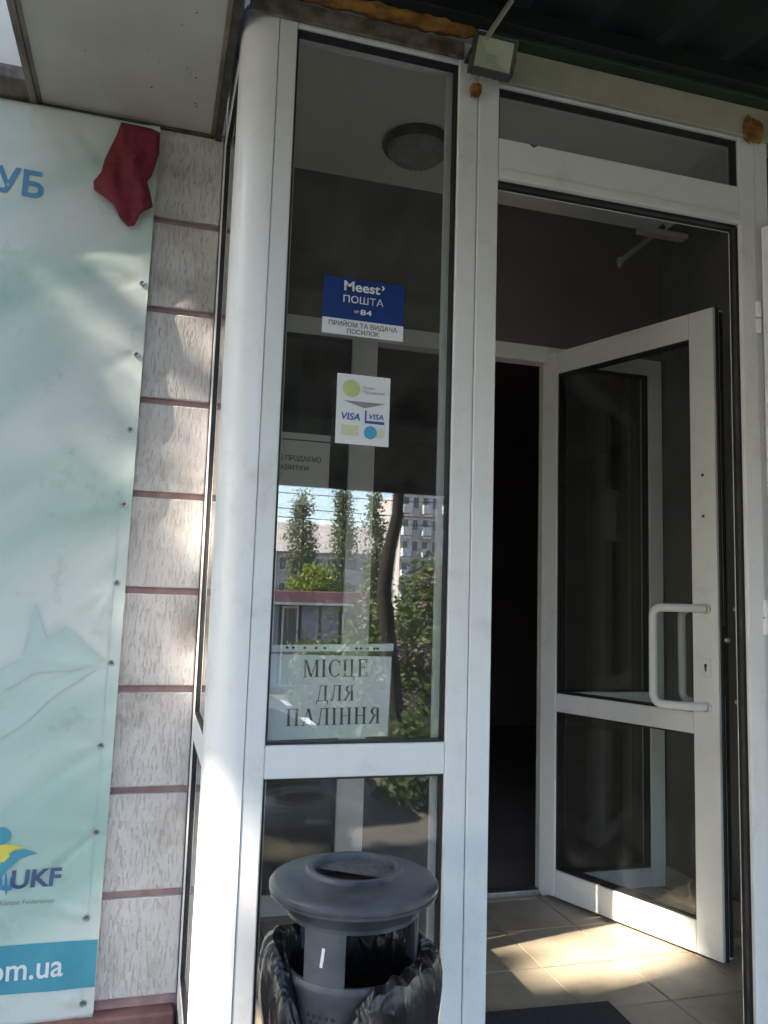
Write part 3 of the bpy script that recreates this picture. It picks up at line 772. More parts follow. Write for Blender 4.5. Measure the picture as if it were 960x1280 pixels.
# ================================================================== STICKERS AND NOTICES
YS = .0185
def sticker(name, label, cat, x0, x1, z0, z1, mat, y=YS, group=None):
    t = empty(name, label, cat, group, loc=((x0 + x1) / 2, y, z0))
    under(box('backing', mat, None, x0, x1, y, y + .0008), t) if False else under(MB().box(x0, x1, y, y + .0008, z0, z1).build('backing', mat), t)
    return t
def stx(t, *a, **k): return under(text(a[0], a[1], None, *a[2:], **k), t)
s1 = sticker('post_sticker', 'blue and white parcel post sticker on the porch window', 'sticker', .344, .541, 1.678, 1.817, 'st_blue')
under(MB().box(.344, .541, YS - .0006, YS - .0001, 1.678, 1.716).build('white_band', 'st_white'), s1)
ys = YS - .0012
stx(s1, 'Meest', 'st_white', .437, 1.7865, ys, .033, bold=.022, width=.088)
under(MB().poly([(.484, 1.808), (.488, 1.808), (.492, 1.8025), (.488, 1.797), (.484, 1.797), (.4875, 1.8025)], ys - .0001, ys + .0001).build('swoosh', 'st_white'), s1)
stx(s1, 'ПОШТА', 'st_white', .441, 1.7575, ys, .0235, bold=.008, width=.098)
stx(s1, '№', 'st_white', .425, 1.733, ys, .010, width=.011)
stx(s1, '84', 'st_white', .448, 1.731, ys, .018, bold=.02, width=.028)
stx(s1, 'ПРИЙОМ ТА ВИДАЧА', 'st_navy', .4425, 1.6985, ys, .0155, bold=.01, width=.166)
stx(s1, 'ПОСИЛОК', 'st_navy', .4425, 1.6825, ys, .0155, bold=.01, width=.078)
s2 = sticker('payment_sticker', 'white card payment sticker with lime circle below the blue sticker', 'sticker', .385, .513, 1.421, 1.586, 'st_white')
def disc(t, cx, cz, r, mat, nm, y=ys): under(MB().poly([(cx + r * math.cos(2 * math.pi * k / 32), cz + r * math.sin(2 * math.pi * k / 32)) for k in range(32)], y, y + .0004).build(nm, mat), t)
disc(s2, .4195, 1.552, .0205, 'st_lime', 'circle')
stx(s2, 'Privat24', 'st_pale', .4195, 1.550, ys - .0004, .010, width=.026) if False else None
stx(s2, 'Приват', 'st_grey', .462, 1.553, ys, .010, width=.030); stx(s2, 'Підтримай', 'st_grey', .473, 1.543, ys, .010, width=.052)
under(MB().poly([(.401, 1.5225), (.502, 1.5225), (.452, 1.508)], ys, ys + .0003).build('arrow', 'st_grey'), s2)
stx(s2, 'VISA', 'st_visa', .4185, 1.478, ys, .023, bold=.018, width=.048, shear=.18)
under(MB().poly([(.4535, 1.503), (.4575, 1.503), (.4575, 1.479), (.501, 1.479), (.501, 1.4725), (.4535, 1.4725)], ys, ys + .0003).build('corner_mark', 'st_visa'), s2)
stx(s2, 'VISA', 'st_visa', .480, 1.4835, ys, .018, bold=.016, width=.038, shear=.18)
under(MB().box(.398, .440, ys, ys + .0003, 1.441, 1.466).build('pale_block', 'st_pale'), s2)
disc(s2, .468, 1.4515, .0155, 'st_cyan', 'circle'); disc(s2, .490, 1.4505, .0115, 'st_pale', 'circle', ys + .0002)
# serif lettering for the smoking notice
def serif(ch):
    T_, t_, S = .135, .05, .04
    P_ = []
    def r(x0, x1, z0, z1): P_.append([(x0, z0), (x1, z0), (x1, z1), (x0, z1)])
    def stem(x, w=T_, z0=0, z1=1, sf=.075):
        r(x, x + w, z0, z1); 
        for z in (z0, z1 - S): r(x - sf, x + w + sf, z, z + S)
    def line(a, b, w):
        P_.append([(a[0] - w / 2, a[1]), (a[0] + w / 2, a[1]), (b[0] + w / 2, b[1]), (b[0] - w / 2, b[1])])
    def arc(cx, cz, rx, rz, a0, a1, wmax, wmin):
        n = 16; o_, i_ = [], []
        for k in range(n + 1):
            a = R(a0 + (a1 - a0) * k / n); w = wmin + (wmax - wmin) * abs(math.cos(a)) ** 1.5
            o_.append((cx + rx * math.cos(a), cz + rz * math.sin(a))); i_.append((cx + (rx - w) * math.cos(a), cz + (rz - min(w, .06)) * math.sin(a)))
        for k in range(n): P_.append([o_[k], o_[k + 1], i_[k + 1], i_[k]])
    if ch == 'І': stem(.1); adv = .36
    elif ch == 'М': stem(.09, t_); stem(.75, T_); line((.16, 1), (.47, .02), T_); line((.80, 1), (.47, .02), t_); adv = 1.0
    elif ch == 'С': arc(.42, .5, .38, .51, 40, 320, .15, .045); r(.69, .73, .66, .98); adv = .80
    elif ch == 'Ц': stem(.1); stem(.52); r(.1, .66, 0, S); r(.70, .75, -.22, S); adv = .86
    elif ch == 'Е': stem(.1); r(.1, .58, 1 - S, 1); r(.1, .60, 0, S); r(.2, .45, .49, .53); r(.55, .59, .78, 1); r(.58, .62, 0, .24); r(.43, .46, .4, .62); adv = .72
    elif ch == 'Д': r(.52, .655, 0, 1); line((.14, .0), (.27, 1), t_); r(.22, .72, 1 - S, 1); r(.0, .74, 0, S); r(0, .05, -.2, S); r(.70, .75, -.2, S); adv = .84
    elif ch == 'Л': stem(.52); line((.16, .06), (.27, 1), t_); r(.22, .6, 1 - S, 1); arc(.1, .09, .09, .10, 150, 360, .06, .04); adv = .78
    elif ch == 'Я': stem(.47); arc(.47, .74, .34, .26, 90, 270, .14, .045); r(.4, .55, .96, 1); r(.4, .55, .48, .52); line((.1, .02), (.36, .49), .12); r(.0, .2, 0, S); adv = .74
    elif ch == 'П': stem(.1); stem(.54); r(.1, .66, 1 - S, 1); adv = .80
    elif ch == 'А': line((.12, 0), (.38, 1), t_); line((.66, 0), (.40, 1), T_); r(.2, .56, .32, .36); r(.0, .24, 0, S); r(.52, .80, 0, S); adv = .80
    elif ch == 'Н': stem(.1); stem(.54); r(.2, .6, .49, .53); adv = .80
    else: adv = .4
    return P_, adv
def serif_text(s, cx, z, h, y, width, mat, parent, tilt=0):
    x = 0; polys = []
    for ch in s:
        pl, adv = serif(ch)
        polys += [[(x + a, b) for a, b in p] for p in pl]; x += adv + .06
    k = width / x; ct, st = math.cos(tilt), math.sin(tilt); mb = MB()
    for i, p in enumerate(polys):
        q = []
        for a, b in p:
            X, Z = (a - x / 2) * k, b * h
            q.append((cx + X * ct - Z * st, z + X * st + Z * ct))
        yy = y - .000012 * (i % 9)
        mb.add([(a, yy, b) for a, b in q], [tuple(range(len(q)))])
    return under(mb.build('lettering', mat), parent)
s3 = empty('smoking_notice', 'white smoking place notice in clear punched sleeve behind window glass', 'notice', loc=(.4, .048, .75))
YN = .0475
under(MB().poly([(.258, .751), (.540, .757), (.545, .936), (.258, .939)], YN + .001, YN + .002).build('paper_sheet', 'paper'), s3)
under(MB().poly([(.256, .7505), (.5435, .7565), (.549, .966), (.256, .958)], YN + .0026, YN + .003).build('sleeve_back', 'sleeve'), s3)
mb = MB().poly([(.257, .944), (.548, .949), (.5485, .966), (.257, .9585)], YN - .0004, YN - .0001); under(mb.build('punch_strip', 'paper'), s3)
for xx in (.30, .314, .34, .366, .386, .46, .47, .488, .502, .51):
    o = under(MB().poly([(xx + .0035 * math.cos(k), .954 + .003 * math.sin(k)) for k in [i * math.pi / 5 for i in range(10)]], YN - .0009, YN - .0006).build('punch_hole', 'dirt'), s3)
for s_, px, py, w, h in (('МІСЦЕ', 421, 846, .155, .0385), ('ДЛЯ', 420, 876, .092, .0345), ('ПАЛІННЯ', 418, 906, .222, .0375)):
    p = at(px, py, YN); serif_text(s_, p.x, p.z, h, YN - .0002, w, 'ink', s3, tilt=R(1))
s4 = empty('small_notice', 'small grey notice on the inner partition pane behind the window', 'notice', loc=(.5, YF + .018, 1.45))
YQ = YF + .0185
under(MB().box(.385, .597, YQ, YQ + .001, 1.40, 1.632).build('paper_sheet', 'paper'), s4)
under(MB().box(.385, .598, YQ - .001, YQ - .0003, 1.637, 1.66).build('punch_strip', 'paper'), s4)
stx(s4, 'НЕ ПРОДАЄМО', 'ink', .483, 1.558, YQ - .0008, .026, bold=.01, width=.165); stx(s4, 'КВИТКИ', 'ink', .47, 1.524, YQ - .0008, .024, bold=.01, width=.10)

# ================================================================== BANNER
bn = empty('banner', 'faded pale green printed banner pinned to the plaster wall', 'banner', loc=(-.6, .54, 0))
GR = [(178, 354), (171, 443), (163, 537), (155, 631), (146, 729), (139, 829), (126, 932), (120, 1040), (108, 1147), (104, 1254)]
GP = [at(px, py, .535) for px, py in GR]
rg = random.Random(11)
folds = []
for i, g in enumerate(GP):
    for q in range(2):
        folds.append((g.x, g.z, R(rg.uniform(150, 245)), rg.uniform(.002, .005) * rg.choice((1, -1, 1)), rg.uniform(.012, .028), rg.uniform(.12, .34)))
folds += [(GP[7].x, GP[7].z, R(222), -.007, .012, .22), (GP[5].x, GP[5].z, R(172), .007, .03, .3), (GP[5].x, GP[5].z, R(140), .006, .025, .3), (GP[9].x, GP[9].z, R(150), .005, .03, .3), (GP[4].x, GP[4].z, R(215), .004, .02, .3), (GP[6].x, GP[6].z, R(218), -.004, .025, .45),
          (-.05, 2.35, R(215), .006, .05, .6), (-.12, 2.1, R(214), -.005, .04, .5), (-.28, 2.36, R(-45), -.005, .03, .3), (-.3, 2.3, R(220), .006, .07, .8)]
XE0, XE1 = -.055, -.0765           # right edge x at the top and at the bottom
def edge_x(z): return XE1 + (XE0 - XE1) * (z / 2.38)
def ban_y(x, z):
    d = 0.0
    for fx_, fz, a, A, w, L in folds:
        dx, dz = x - fx_, z - fz
        al = dx * math.cos(a) + dz * math.sin(a); pe = -dx * math.sin(a) + dz * math.cos(a)
        if al > 0: d += A * math.exp(-(pe / (w * (.5 + al / L))) ** 2) * math.exp(-(al / L) ** 2) * min(1, al / .03)
    d += .003 * math.sin(2.1 * x + 3.3 * z) + .0012 * math.sin(5 * x - 4.2 * z + 1) + .0005 * math.sin(13 * x + 7 * z)
    e = edge_x(z) - x
    pin = min(abs(z - g.z) for g in GP)
    sc = .008 * (1 - math.exp(-(pin / .05) ** 2)) * math.exp(-e / .05)       # the hem lifts between the pins
    v_ = d + .008 * (1 - math.exp(-e / .15)) + sc + .003
    return .542 - .5 * (v_ + math.sqrt(v_ * v_ + .00003))
BX0, BZ0, BZ1 = -1.9, -.012, 2.405
nx, nz = 150, 260
mb = MB()
for j in range(nz + 1):
    z = BZ0 + (BZ1 - BZ0) * j / nz
    for i in range(nx + 1):
        s_ = (i / nx) ** .6
        x = BX0 + (edge_x(z) - BX0) * s_
        mb.v.append((x, ban_y(x, z), z + (.012 * (x + .08) if j == 0 else 0)))
mb.f = [(j * (nx + 1) + i, j * (nx + 1) + i + 1, (j + 1) * (nx + 1) + i + 1, (j + 1) * (nx + 1) + i) for j in range(nz) for i in range(nx)]
bo = under(mb.build('banner_sheet', 'banner', None, smooth=True), bn)
sd = bo.modifiers.new('s', 'SOLIDIFY'); sd.thickness = .0012; sd.offset = 1
# hem: doubled strip at the edge
mb = MB()
for j in range(nz + 1):
    z = BZ0 + .01 + (BZ1 - BZ0 - .01) * j / nz
    for k in range(3):
        x = edge_x(z) - .028 + .0285 * k / 2; mb.v.append((x, ban_y(min(x, edge_x(z)), z) - .0022, z))
mb.f = [(j * 3 + i, j * 3 + i + 1, (j + 1) * 3 + i + 1, (j + 1) * 3 + i) for j in range(nz) for i in range(2)]
under(mb.build('hem', 'banner', None, smooth=True), bn)
for g in GP:
    y_ = ban_y(g.x, g.z) - .0035
    ring = MB().lathe([(.0052, 0), (.0056, -.0012), (.008, -.0016), (.0092, 0)], (0, 0, 0), 18).build('grommet', 'steel', None); ring.location = (g.x, y_, g.z); ring.rotation_euler = (R(-90), 0, 0)
    bpy.context.view_layer.update(); under(ring, bn)
    sc_ = MB().lathe([(0, .001), (.003, .0), (.0052, -.002 + .003)], (0, 0, 0), 10).build('screw_head', 'screw', None); sc_.parent = ring; sc_.location = (0, 0, -.0008); sc_.rotation_euler = (R(180), 0, 0)
def bfn(off): return lambda X, Z: ban_y(min(X, edge_x(Z)), Z) - off
def btext(*a, **k): return under(text(a[0], a[1], None, *a[2:], **k), bn)
p0, p1 = at(0, 245, .525), at(52, 246, .525)
btext('КЛУБ', 'bn_blue', -.476, 2.136, 0, .098, bold=.022, width=.252, fn=bfn(.003), tilt=R(-.5))
# bottom band
def bstrip(x0, x1, z0, z1, mat, nm, off=.0035, n=60, dz=0.0):
    mb = MB()
    for i in range(n + 1):
        x = x0 + (x1 - x0) * i / n
        for k in range(5):
            z = z0 + (z1 - z0) * k / 4 + dz * (x - x1); mb.v.append((x, bfn(off)(x, z), z))
    mb.f = [(i * 5 + k, (i + 1) * 5 + k, (i + 1) * 5 + k + 1, i * 5 + k + 1) for i in range(n) for k in range(4)]
    return under(mb.build(nm, mat, None, smooth=True), bn)
bstrip(-1.88, edge_x(.1) - .001, .062, .178, 'bn_teal', 'teal_band', dz=-.01)
btext('com.ua', 'bn_white', -.258, .098, 0, .075, bold=.012, width=.205, fn=bfn(.006))
btext('UKF', 'bn_navy', -.236, .318, 0, .060, bold=.03, width=.118, fn=bfn(.003), shear=.05)
btext('Ukrainian Karate Federation', 'st_grey', -.29, .277, 0, .017, width=.205, fn=bfn(.003), shear=.2)
def bshape(pts, mat, nm, off=.003):
    vs = [(x, bfn(off)(x, z), z) for x, z in pts]; return under(MB().add(vs, [tuple(range(len(vs)))]).build(nm, mat), bn)
def circ(cx, cz, r, n=24): return [(cx + r * math.cos(2 * math.pi * k / n), cz + r * math.sin(2 * math.pi * k / n)) for k in range(n)]
bshape(circ(-.324, .446, .0215), 'bn_teal', 'logo_head')
def pxs(l): return [(p.x, p.z) for p in (at(a, b, .525) for a, b in l)]
bshape(pxs([(-14, 1060), (4, 1056), (20, 1057), (30, 1060), (16, 1064), (10, 1068), (14, 1074), (20, 1077), (4, 1078), (-8, 1076)]), 'bn_yellow', 'logo_sash', .0036)
bshape(pxs([(12, 1070), (18, 1064), (30, 1062), (40, 1065), (48, 1068), (36, 1070), (24, 1074), (14, 1084), (4, 1094), (-4, 1104), (-14, 1108), (-6, 1090), (2, 1078)]), 'bn_teal', 'logo_figure', .003)
# trident emblem
tr_ = pxs([(-1, 1094), (2, 1096), (3, 1108), (5, 1108), (6.5, 1092), (8, 1092), (9.5, 1108), (11, 1108), (13, 1096), (16, 1094), (15, 1113), (9, 1114), (7.5, 1121), (6, 1114), (0, 1113)])
bshape(tr_, 'bn_blue', 'emblem', .003)
# faint angular leaf shapes in the print
M['bn_leaf'] = noisy('pale_teal_print', (0.43, 0.57, 0.525), (0.50, 0.62, 0.575), 6, 0.6)
M['bn_leaf2'] = noisy('grey_green_print', (0.36, 0.50, 0.45), (0.44, 0.57, 0.52), 6, 0.6)
for l, mt in (([(44, 752), (58, 800), (82, 782), (132, 826), (90, 838), (40, 842), (20, 856), (-20, 868), (-20, 846), (30, 822)], 'bn_leaf'), ([(-25, 905), (20, 880), (60, 850), (128, 832), (70, 868), (30, 905), (-25, 940)], 'bn_leaf')):
    q = [Vector((a_, b_)) for a_, b_ in pxs(l)]
    c_ = sum(q, Vector((0, 0))) / len(q); mb = MB(); n_ = len(q); rings_ = 6
    for k in range(rings_ + 1):
        for i in range(n_ * 4):
            e_ = q[i // 4].lerp(q[(i // 4 + 1) % n_], (i % 4) / 4); p_ = c_.lerp(e_, k / rings_); mb.v.append((p_.x, bfn(.0026)(p_.x, p_.y), p_.y))
    w_ = n_ * 4
    mb.f = [(k * w_ + i, k * w_ + (i + 1) % w_, (k + 1) * w_ + (i + 1) % w_, (k + 1) * w_ + i) for k in range(rings_) for i in range(w_)]
    under(mb.build('leaf_print', mt, None, smooth=True), bn)
# faint marker scribble
for l in ([(55, 826), (60, 822), (64, 828), (58, 830), (66, 822), (70, 829)], [(76, 820), (82, 819), (84, 825), (78, 829)]):
    under(MB().tube([at(a, b, ban_y(at(a, b, .525).x, at(a, b, .525).z) - .002) for a, b in l], .0006, 5).build('scribble', 'st_grey'), bn)
# red cloth scrap over the banner's corner
rc = MB()
out = [(152, 158), (190, 166), (200, 172), (199, 196), (190, 222), (184, 232), (188, 246), (191, 262), (182, 268), (175, 272), (168, 284), (160, 285), (150, 276), (143, 262), (133, 252), (127, 246), (118, 240), (117, 230), (127, 220), (131, 206), (137, 190), (146, 172)]
cen = at(160, 222, .51); rgc = random.Random(3); rings = 16
for k in range(rings + 1):
    for a, b in out:
        p = at(a, b, .515); q = cen + (p - cen) * (k / rings)
        bul = .012 * (1 - (k / rings) ** 2) + .006 * math.sin(75 * q.x + 10 * q.z + 1.2 * math.sin(14 * q.z)) + .002 * math.sin(140 * q.x - 14 * q.z) + .002 * math.sin(40 * q.z - 30 * q.x)
        rc.v.append((q.x, .498 - bul - .002, q.z))
m_ = len(out)
rc.f = [(k * m_ + i, k * m_ + (i + 1) % m_, (k + 1) * m_ + (i + 1) % m_, (k + 1) * m_ + i) for k in range(rings) for i in range(m_)]
rco = rc.build('red_cloth', 'red_cloth', None, smooth=True); sd = rco.modifiers.new('s', 'SOLIDIFY'); sd.thickness = .003; sd.offset = 1
tag(rco, 'torn dark red cloth scrap hanging over the banner top corner', 'cloth')

# ================================================================== DOORMAT
dm = MB().box(-.30, .30, -.104, .104, 0, .011).build('doormat', 'mat', None, .004)
dm.location = (.948, .188, .001); dm.rotation_euler = (0, 0, R(-3))
tag(dm, 'dark blue grey doormat on the beige tiles inside the doorway', 'doormat')

# ================================================================== LITTER BIN
bx, by, bz = .398, -.235, -.15
bi = empty('litter_bin', 'dark grey plastic litter bin with round ashtray lid before the window', 'bin', loc=(bx, by, bz))
def BP(mb, nm, mat, par=None, **k):
    o = mb.build(nm, mat, None, **k); o.parent = par or bi; return o
RZ = .552 - bz
lidp = [(r_, RZ + d_) for r_, d_ in ((.0765, .008), (.0775, .015), (.080, .017), (.0875, .0165), (.0905, .011), (.094, .009), (.118, .004), (.146, -.002), (.1545, -.006), (.1575, -.010), (.1575, -.016), (.1545, -.018), (.1545, -.0195), (.157, -.021), (.1555, -.026), (.147, -.031), (.138, -.038), (.130, -.047), (.1245, -.053))]
ld = BP(MB().lathe([(.0755, RZ - .02)] + lidp, n=64), 'lid', 'bin', smooth=True)
BP(MB().lathe([(.0, RZ - .016), (.0765, RZ - .016)], n=40), 'ash_tray', 'dirt', ld)
# half grate: a perforated crescent over the far half
mb = MB(); hr = .0758
gth = R(-36)
def gxy(a, b): return (a * math.cos(gth) - b * math.sin(gth), a * math.sin(gth) + b * math.cos(gth))
cell = .0088
nn = int(2 * hr / cell) + 1
bars = MB()
for k in range(nn + 1):
    a = -hr + k * cell; 
    if abs(a) < hr * .995:
        h_ = math.sqrt(hr * hr - a * a); p, q = gxy(a, .0), gxy(a, h_)
        bars.tube([(p[0], p[1], RZ + .002), (q[0], q[1], RZ + .002)], .0019, 5)
for k in range(int(hr / cell) + 1):
    b = .002 + k * cell
    if b < hr * .99:
        h_ = math.sqrt(hr * hr - b * b); p, q = gxy(-h_, b), gxy(h_, b)
        bars.tube([(p[0], p[1], RZ + .0025), (q[0], q[1], RZ + .0025)], .0021, 5)
BP(bars, 'grate', 'grate', ld)
# body: ring, three pillars, lower drum with perforations
Rb = .122
view = math.atan2(CAM.y - by, CAM.x - bx)
zw1, zw0 = RZ - .061, RZ - .148
BP(MB().lathe([(Rb - .006, zw1), (Rb, zw1), (Rb + .001, zw1 + .005), (Rb + .003, RZ - .050), (Rb - .006, RZ - .050), (Rb - .006, zw1)], n=56), 'neck_ring', 'bin', smooth=True)
for d in (-24, 98, 217):
    a = view + R(d); hw = R(19)
    mb = MB(); n = 10
    prof = []
    for k in range(n + 1):
        an = a - hw + 2 * hw * k / n
        for (r_, z_) in ((Rb, zw0 - .012), (Rb, zw1 + .006), (Rb - .006, zw1 + .006), (Rb - .006, zw0 - .012)): mb.v.append((r_ * math.cos(an), r_ * math.sin(an), z_))
    for k in range(n):
        for q in range(4): mb.f.append((k * 4 + q, (k + 1) * 4 + q, (k + 1) * 4 + (q + 1) % 4, k * 4 + (q + 1) % 4))
    mb.f += [(0, 1, 2, 3), (n * 4 + 3, n * 4 + 2, n * 4 + 1, n * 4)]
    # fillets: widen toward top and bottom
    for i, v_ in enumerate(mb.v):
        zt = min(abs(v_[2] - zw1), abs(v_[2] - zw0))
    BP(mb, 'pillar', 'bin', smooth=True, bevel=.001)
drum = MB().lathe([(Rb - .006, zw0), (Rb + .001, zw0), (Rb + .003, zw0 - .008), (Rb + .003, zw0 - .014), (Rb, zw0 - .02), (Rb - .012, .10), (Rb - .016, .02), (Rb - .016, 0), (0, 0)], n=56)
BP(drum, 'drum', 'bin', smooth=True)
# round perforations facing the viewer: dark recessed studs
for row in range(9):
    for col in range(5):
        z_ = zw0 - .052 - row * .0115
        an = view + R(-25 + (col - 2 + (.5 if row % 2 else 0)) * 5.6)
        rr_ = Rb + .0006 - .012 * (zw0 - .02 - z_) / (zw0 - .02 - .10)
        o = BP(MB().lathe([(0, .0), (.0036, .0), (.0042, -.001)], n=8), 'perforation', 'rubber')
        o.location = (rr_ * math.cos(an), rr_ * math.sin(an), z_); o.rotation_euler = (0, R(90), an)
an = view + R(-24)
o = BP(MB().box(-.0028, .0028, -.0008, .0008, -.017, .017), 'white_mark', 'st_white'); o.location = ((Rb + .001) * math.cos(an), (Rb + .001) * math.sin(an), RZ - .102); o.rotation_euler = (R(6), R(10), an + R(90))
# black bag: inside liner rolled over the drum edge and hanging outside
rgb = np.random.default_rng(5)
prof = [(.05, .12), (.09, .16), (.108, .24), (.112, zw0 - .02), (.117, zw0 + .008), (.128, zw0 + .016), (.142, zw0 + .006), (.152, zw0 - .03), (.156, zw0 - .08), (.152, zw0 - .14), (.150, zw0 - .20), (.152, zw0 - .25)]
mb = MB(); na = 150; q = len(prof)
ph = rgb.uniform(0, 6.28, 14); am = rgb.uniform(.3, 1, 14); fr = rgb.integers(3, 34, 14)
for k in range(na):
    a = 2 * math.pi * k / na
    w = sum(am[i] * math.sin(fr[i] * a + ph[i]) for i in range(14)) / 4
    w2 = sum(am[i] * math.sin(fr[(i + 3) % 14] * a * 1.0 + ph[i] * 2) for i in range(7)) / 3
    dd = math.degrees((a - view + math.pi) % (2 * math.pi) - math.pi)
    # the roll sits higher at the windows' far sides and lower before the front pillar
    lift = .022 * math.exp(-((dd - 78) / 40) ** 2) + .040 * math.exp(-((dd + 88) / 34) ** 2) - .15 * math.exp(-((dd + 22) / 25) ** 2) + .02 * math.exp(-((abs(dd) - 180) / 50) ** 2)
    fat = .020 * math.exp(-((dd - 80) / 45) ** 2) + .022 * math.exp(-((dd + 85) / 40) ** 2)
    for i, (r_, z_) in enumerate(prof):
        t_ = max(0, (i - 3) / (q - 4))
        rr_ = r_ + (.006 * w * min(1, t_ * 2) + .004 * w2 * t_) + (fat * math.sin(math.pi * min(1, t_ * 1.3)) if i > 3 else 0)
        if i >= 4: rr_ = max(rr_, Rb + .006)
        zz = z_ + (lift if i >= 3 else 0) * (1 - .6 * t_) + (.006 * w2 if 3 < i < 8 else 0)
        mb.v.append((bx + rr_ * math.cos(a), by + rr_ * math.sin(a), bz + zz))
mb.f = [(k * q + i, ((k + 1) % na) * q + i, ((k + 1) % na) * q + i + 1, k * q + i + 1) for k in range(na) for i in range(q - 1)]
bg = mb.build('bin_bag', 'bag', None, smooth=True)
sb_ = bg.modifiers.new('sub', 'SUBSURF'); sb_.levels = 1; sb_.render_levels = 1
tag(bg, 'crumpled black plastic bag folded over the litter bin openings', 'bag')

# ================================================================== THE STREET (seen mirrored in the window)
rng = np.random.default_rng(12)
def tree(name, label, base, trunk_pts, radii, crown_c, crown_r, ncl, per, size, leaf, cat='tree', group=None, spread=.25, limbs=6):
    t = empty(name, label, cat, group, loc=tuple(base))
    tk = under(MB().tube(trunk_pts, radii, 12).build('trunk', 'bark'), t)
    top = Vector(trunk_pts[-1]); cc = Vector(crown_c)
    for k in range(limbs):
        e = cc + Vector((rng.uniform(-1, 1) * crown_r[0] * .7, rng.uniform(-1, 1) * crown_r[1] * .7, rng.uniform(-.4, .8) * crown_r[2]))
        midp = (top + e) / 2 + Vector((0, 0, .15 * crown_r[2]))
        under(MB().tube([top, midp, e], [radii[-1] * .6, radii[-1] * .4, radii[-1] * .12], 7).build('limb', 'bark'), t)
    p = rng.normal(size=(ncl, 3)); p /= np.linalg.norm(p, axis=1)[:, None]; p *= rng.uniform(.35, 1, (ncl, 1)) ** .6
    cs = np.array(cc) + p * np.array(crown_r)
    under(leaf_cloud('crown', leaf, clumps(rng, cs, per, spread), size, None, rng), t)
    return t
# street tree whose trunk stands in the reflection
TT = 8.4
tp = [refl(px, py, TT) for px, py in ((500, 985), (499, 930), (495, 860), (488, 800), (482, 740), (488, 690), (499, 640), (500, 605), (496, 560), (490, 480))]
tp[0].z = min(tp[0].z, gh(tp[0].y) - .05)
tp.append(tp[-1] + Vector((.05, 0, 1.4)))
tree('street_tree', 'dark bent trunk of the tree mirrored in the porch window', (tp[0].x, tp[0].y, GZ), tp, [.10, .09, .085, .085, .085, .08, .07, .062, .06, .06, .06], tp[-1] + Vector((.3, -.4, 1.2)), (2.4, 2.4, 1.6), 90, 60, .09, 'leaf', spread=.3)
# stub on the trunk
# lilac bushes
def bush(name, label, c, r, n, leaf, flowers=0, size=.055, cat='bush', group=None):
    base = Vector((c[0], c[1], gh(c[1])))
    t = empty(name, label, cat, group, loc=tuple(base))
    for k in range(7):
        e = Vector(c) + Vector((rng.uniform(-.7, .7) * r[0], rng.uniform(-.7, .7) * r[1], rng.uniform(0, .6) * r[2]))
        under(MB().tube([base + Vector((rng.uniform(-.15, .15), rng.uniform(-.15, .15), -.03)), (base + e) / 2 + Vector((0, 0, .2)), e], [.03, .02, .008], 6).build('stem', 'bark'), t)
    p = rng.normal(size=(n // 40, 3)); p /= np.linalg.norm(p, axis=1)[:, None]; p *= rng.uniform(.3, 1, (len(p), 1)) ** .5
    pts = clumps(rng, np.array(c) + p * np.array(r), 40, .13); pts = pts[pts[:, 2] > base.z + .05]
    under(leaf_cloud('foliage', leaf, pts, size, None, rng), t)
    if flowers:
        p = rng.normal(size=(flowers, 3)); p[:, 1] = np.abs(p[:, 1]); p /= np.linalg.norm(p, axis=1)[:, None]
        fc = np.array(c) + p * np.array(r) * 1.02
        fp = np.repeat(fc, 60, axis=0); fp = fp + rng.normal(size=fp.shape) * np.array((.035, .035, .085))
        fp = fp[fp[:, 2] > base.z + .05]
        under(leaf_cloud('blossom', 'lilac', fp, .026, None, rng, aspect=1.1), t)
    return t
bush('lilac_bush', 'large flowering lilac bush with pink blossom beside the bent trunk', (refl(556, 800, 10.2).x, -8.45, .55), (.78, .7, 1.15), 9000, 'leaf_lilac', 34)
bush('lilac_bush', 'lower lilac bush with pale blossom mirrored behind the bent trunk', (refl(463, 800, 11).x, -9.3, .1), (.42, .45, 1.0), 4000, 'leaf_lilac', 18)
bush('lilac_bush', 'small sparse lilac shrub with pale blossom standing before the kiosk', (refl(397, 800, 11.5).x, -9.8, -.25), (.28, .4, .75), 1800, 'leaf_lilac', 14)
bush('low_shrub', 'low dark green shrub growing at the kerb before the lilacs', (refl(535, 1000, 6.7).x, -4.95, -.40), (.34, .3, .36), 2600, 'leaf', 0, .06)
bush('lime_bush', 'bright yellow green bush mirrored under the poplars', (refl(397, 724, 34).x, -32.2, refl(397, 735, 34).z), (1.1, 1.1, .95), 3000, 'leaf_lime', 0, .12)
# poplars
for nm, px, top, bot, w, tot in (('tall narrow poplar standing apart over the kiosk roof', 375, 612, 735, 21, 62), ('slim poplar pair rising beside the window mullion reflection', 426, 610, 735, 15, 60), ('loose leaning poplar next to the bent trunk', 467, 618, 740, 18, 58)):
    a, b = refl(px, top, tot), refl(px, bot, tot)
    g = gh(b.y); H = a.z - g; rx = w / 1000 * tot
    t = empty('poplar_tree', nm, 'tree', 'poplars across the street', loc=(b.x, b.y, g))
    under(MB().tube([(b.x, b.y, g - .2), (b.x + .1, b.y, g + H * .5), (b.x, b.y, a.z - .5)], [.22, .15, .04], 8).build('trunk', 'bark'), t)
    zs = rng.uniform(.12, 1, 90); pr = np.sin(np.pi * np.clip(zs, .05, .97) ** .8) ** .6
    an = rng.uniform(0, 6.28, 90); rr_ = rx * pr * rng.uniform(.3, 1, 90)
    cs = np.stack([b.x + rr_ * np.cos(an), b.y + rr_ * np.sin(an), g + zs * H], 1)
    under(leaf_cloud('crown', 'leaf_poplar', clumps(rng, cs, 46, (.28, .28, .5)), .16, None, rng), t)
